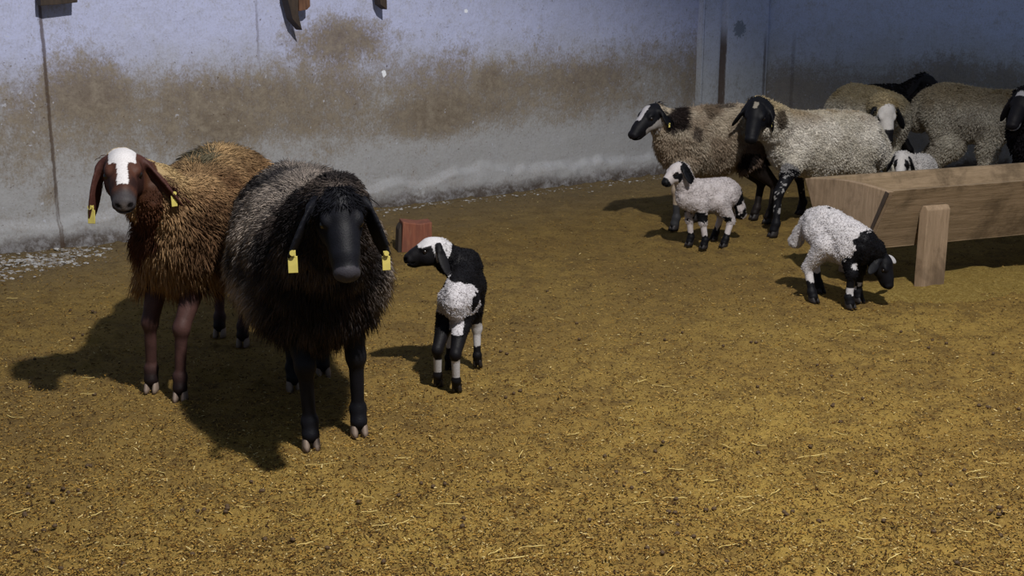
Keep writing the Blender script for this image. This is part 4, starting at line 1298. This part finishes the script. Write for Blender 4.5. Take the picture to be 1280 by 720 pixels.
# crumbled plaster at the foot of the wall
def rubble(nn):
    Vs = []; Fs = []
    import itertools
    ico = [(0.0, 0.0, 1.0)] + [(0.89 * math.cos(2 * math.pi * k / 5), 0.89 * math.sin(2 * math.pi * k / 5), 0.45) for k in range(5)] + \
          [(0.89 * math.cos(2 * math.pi * (k + .5) / 5), 0.89 * math.sin(2 * math.pi * (k + .5) / 5), -0.45) for k in range(5)] + [(0.0, 0.0, -1.0)]
    tri = [(0, 1 + k, 1 + (k + 1) % 5) for k in range(5)] + [(1 + k, 6 + k, 1 + (k + 1) % 5) for k in range(5)] + \
          [(1 + (k + 1) % 5, 6 + k, 6 + (k + 1) % 5) for k in range(5)] + [(11, 6 + (k + 1) % 5, 6 + k) for k in range(5)]
    ico = np.array(ico); tri = np.array(tri)
    for j in range(nn):
        if j % 3 == 0:
            x = rng.uniform(-10, 95); y = rng.normal(330 - x * 0.12, 7)
        elif j % 3 == 1:
            x = rng.uniform(-10, 140); y = rng.normal(334 - x * 0.18, 6)
        else:
            x = rng.uniform(470, 850); y = 262 - (x - 470) * 0.12 + abs(rng.normal(0, 3))
        p = G(x, y)
        if (p - WA) @ wn < 0.07: continue
        r = (0.003 + 0.013 * rng.random() ** 3.5) * (0.7 if x > 300 else 1)
        v = ico * rng.uniform(0.6, 1.2, (12, 1)) * r * np.array([1.4, 1, 0.55]) + [p[0], p[1], float(gz(p[0], p[1])[0]) + r * 0.15]
        Fs.append(tri + 12 * len(Vs)); Vs.append(v)
    return np.concatenate(Vs), np.concatenate(Fs)
RV, RF = rubble(1300)
k = NT('crumbled plaster', 0.9, 0.1); nz = k.noise(k.obj(), 30, 4)
k.base(k.mix(k.ramp(nz, 0.4, 0.6), (0.46, 0.455, 0.45, 1), (0.21, 0.18, 0.15, 1)))
rb = link('rubble', mk_mesh('rubble', RV, [RF], None, False), k.m)
tag(rb, 'grey crumbled plaster along the foot of the wall', 'rubble', kind='stuff')

# straws and droppings, each one its own object
def straw_mesh(L, r=0.0016, bend=0.05):
    V = []; Fq = []; seg = 8
    for j in range(seg + 1):
        t = j / seg - 0.5
        c = np.array([t * L, bend * L * (0.25 - t * t) * 4, 0.0015 * math.sin(j)])
        for a in range(5):
            V.append(c + [0, r * math.cos(a * 1.2566), r * 0.7 * math.sin(a * 1.2566)])
    for j in range(seg):
        for a in range(5):
            b = (a + 1) % 5
            Fq.append((j * 5 + a, j * 5 + b, (j + 1) * 5 + b, (j + 1) * 5 + a))
    me = mk_mesh('straw', V, [np.array(Fq)]); me.materials.append(M_STRAW); return me
k = NT('dry straw', 0.6, 0.3); nz = k.noise(k.obj(), 25, 3)
k.base(k.mix(k.ramp(nz, 0.4, 0.6), rgba(212, 190, 120), rgba(170, 142, 78)))
M_STRAW = k.m
sm = [straw_mesh(0.05), straw_mesh(0.075, bend=0.1), straw_mesh(0.10, bend=0.03), straw_mesh(0.16, 0.002, 0.04)]
spots = [(642, 698, 3, 0.25), (495, 574, 2, 0.15), (400, 586, 2, -0.05), (196, 592, 1, -0.5), (1015, 570, 2, 0.1), (665, 688, 1, .2), (560, 634, 1, 0), (476, 662, 0, .4), (24, 640, 1, 1.0), (845, 590, 0, .2)]
def place(name, me, mat, px, py, rz, label, cat, group, dz):
    p = G(px, py)
    o = bpy.data.objects.new(name, me)
    COL.objects.link(o)
    o.location = (p[0], p[1], float(gz(p[0], p[1])[0]) + dz)
    o.rotation_euler = (rng.normal(0, .1), rng.normal(0, .06), rz)
    tag(o, label, cat, group)
    return o
k = NT('sheep dropping', 0.7, 0.2); nz = k.noise(k.obj(), 90, 3)
k.base(k.mix(nz, (0.05, 0.03, 0.018, 1), (0.11, 0.07, 0.035, 1)))
M_DUNG = k.m
pm = []
for i in range(4):
    me = sphere_mesh('dung_pellet', 0.0068, 10, (1.25, 0.95, 0.85)); me.materials.append(M_DUNG)
    co = np.zeros(len(me.vertices) * 3, np.float32); me.vertices.foreach_get('co', co); co = co.reshape(-1, 3)
    co *= (1 + 0.35 * (vnoise(co, 180, 200 + i) - 0.5))[:, None]
    me.vertices.foreach_set('co', co.ravel().astype(np.float32)); pm.append(me)
def free_px(px, py):
    return not ((130 < px < 620 and py < 600) or (760 < px and py < 395) or py < 330)
for (x, y, mi, rz) in spots:
    place('straw', sm[mi], M_STRAW, x, y, rz, 'single pale straw lying on the open ochre floor', 'straw', 'straws on the floor', 0.008)
cnt = 0
while cnt < 62:
    x, y = rng.uniform(5, 1275), 335 + 380 * rng.random() ** 0.8
    if not free_px(x, y): continue
    place('straw', sm[int(rng.integers(0, 3) * 0.8)], M_STRAW, x, y, rng.uniform(-0.9, 0.9) if rng.random() < .7 else rng.uniform(0, 3.1), 'single pale straw lying on the open ochre floor', 'straw', 'straws on the floor', 0.008)
    cnt += 1
cnt = 0
while cnt < 120:
    x, y = rng.uniform(5, 1275), 345 + 372 * rng.random() ** 0.75
    if not free_px(x, y): continue
    k_ = 1 if rng.random() < 0.75 else int(rng.integers(2, 4))
    for _ in range(k_):
        place('dung_pellet', pm[rng.integers(0, 4)], M_DUNG, x + rng.normal(0, 7) * (k_ > 1), y + rng.normal(0, 4) * (k_ > 1), rng.uniform(0, 3),
              'dark round sheep dropping lying on the open ochre floor', 'dropping', 'droppings on the floor', 0.006)
        cnt += 1
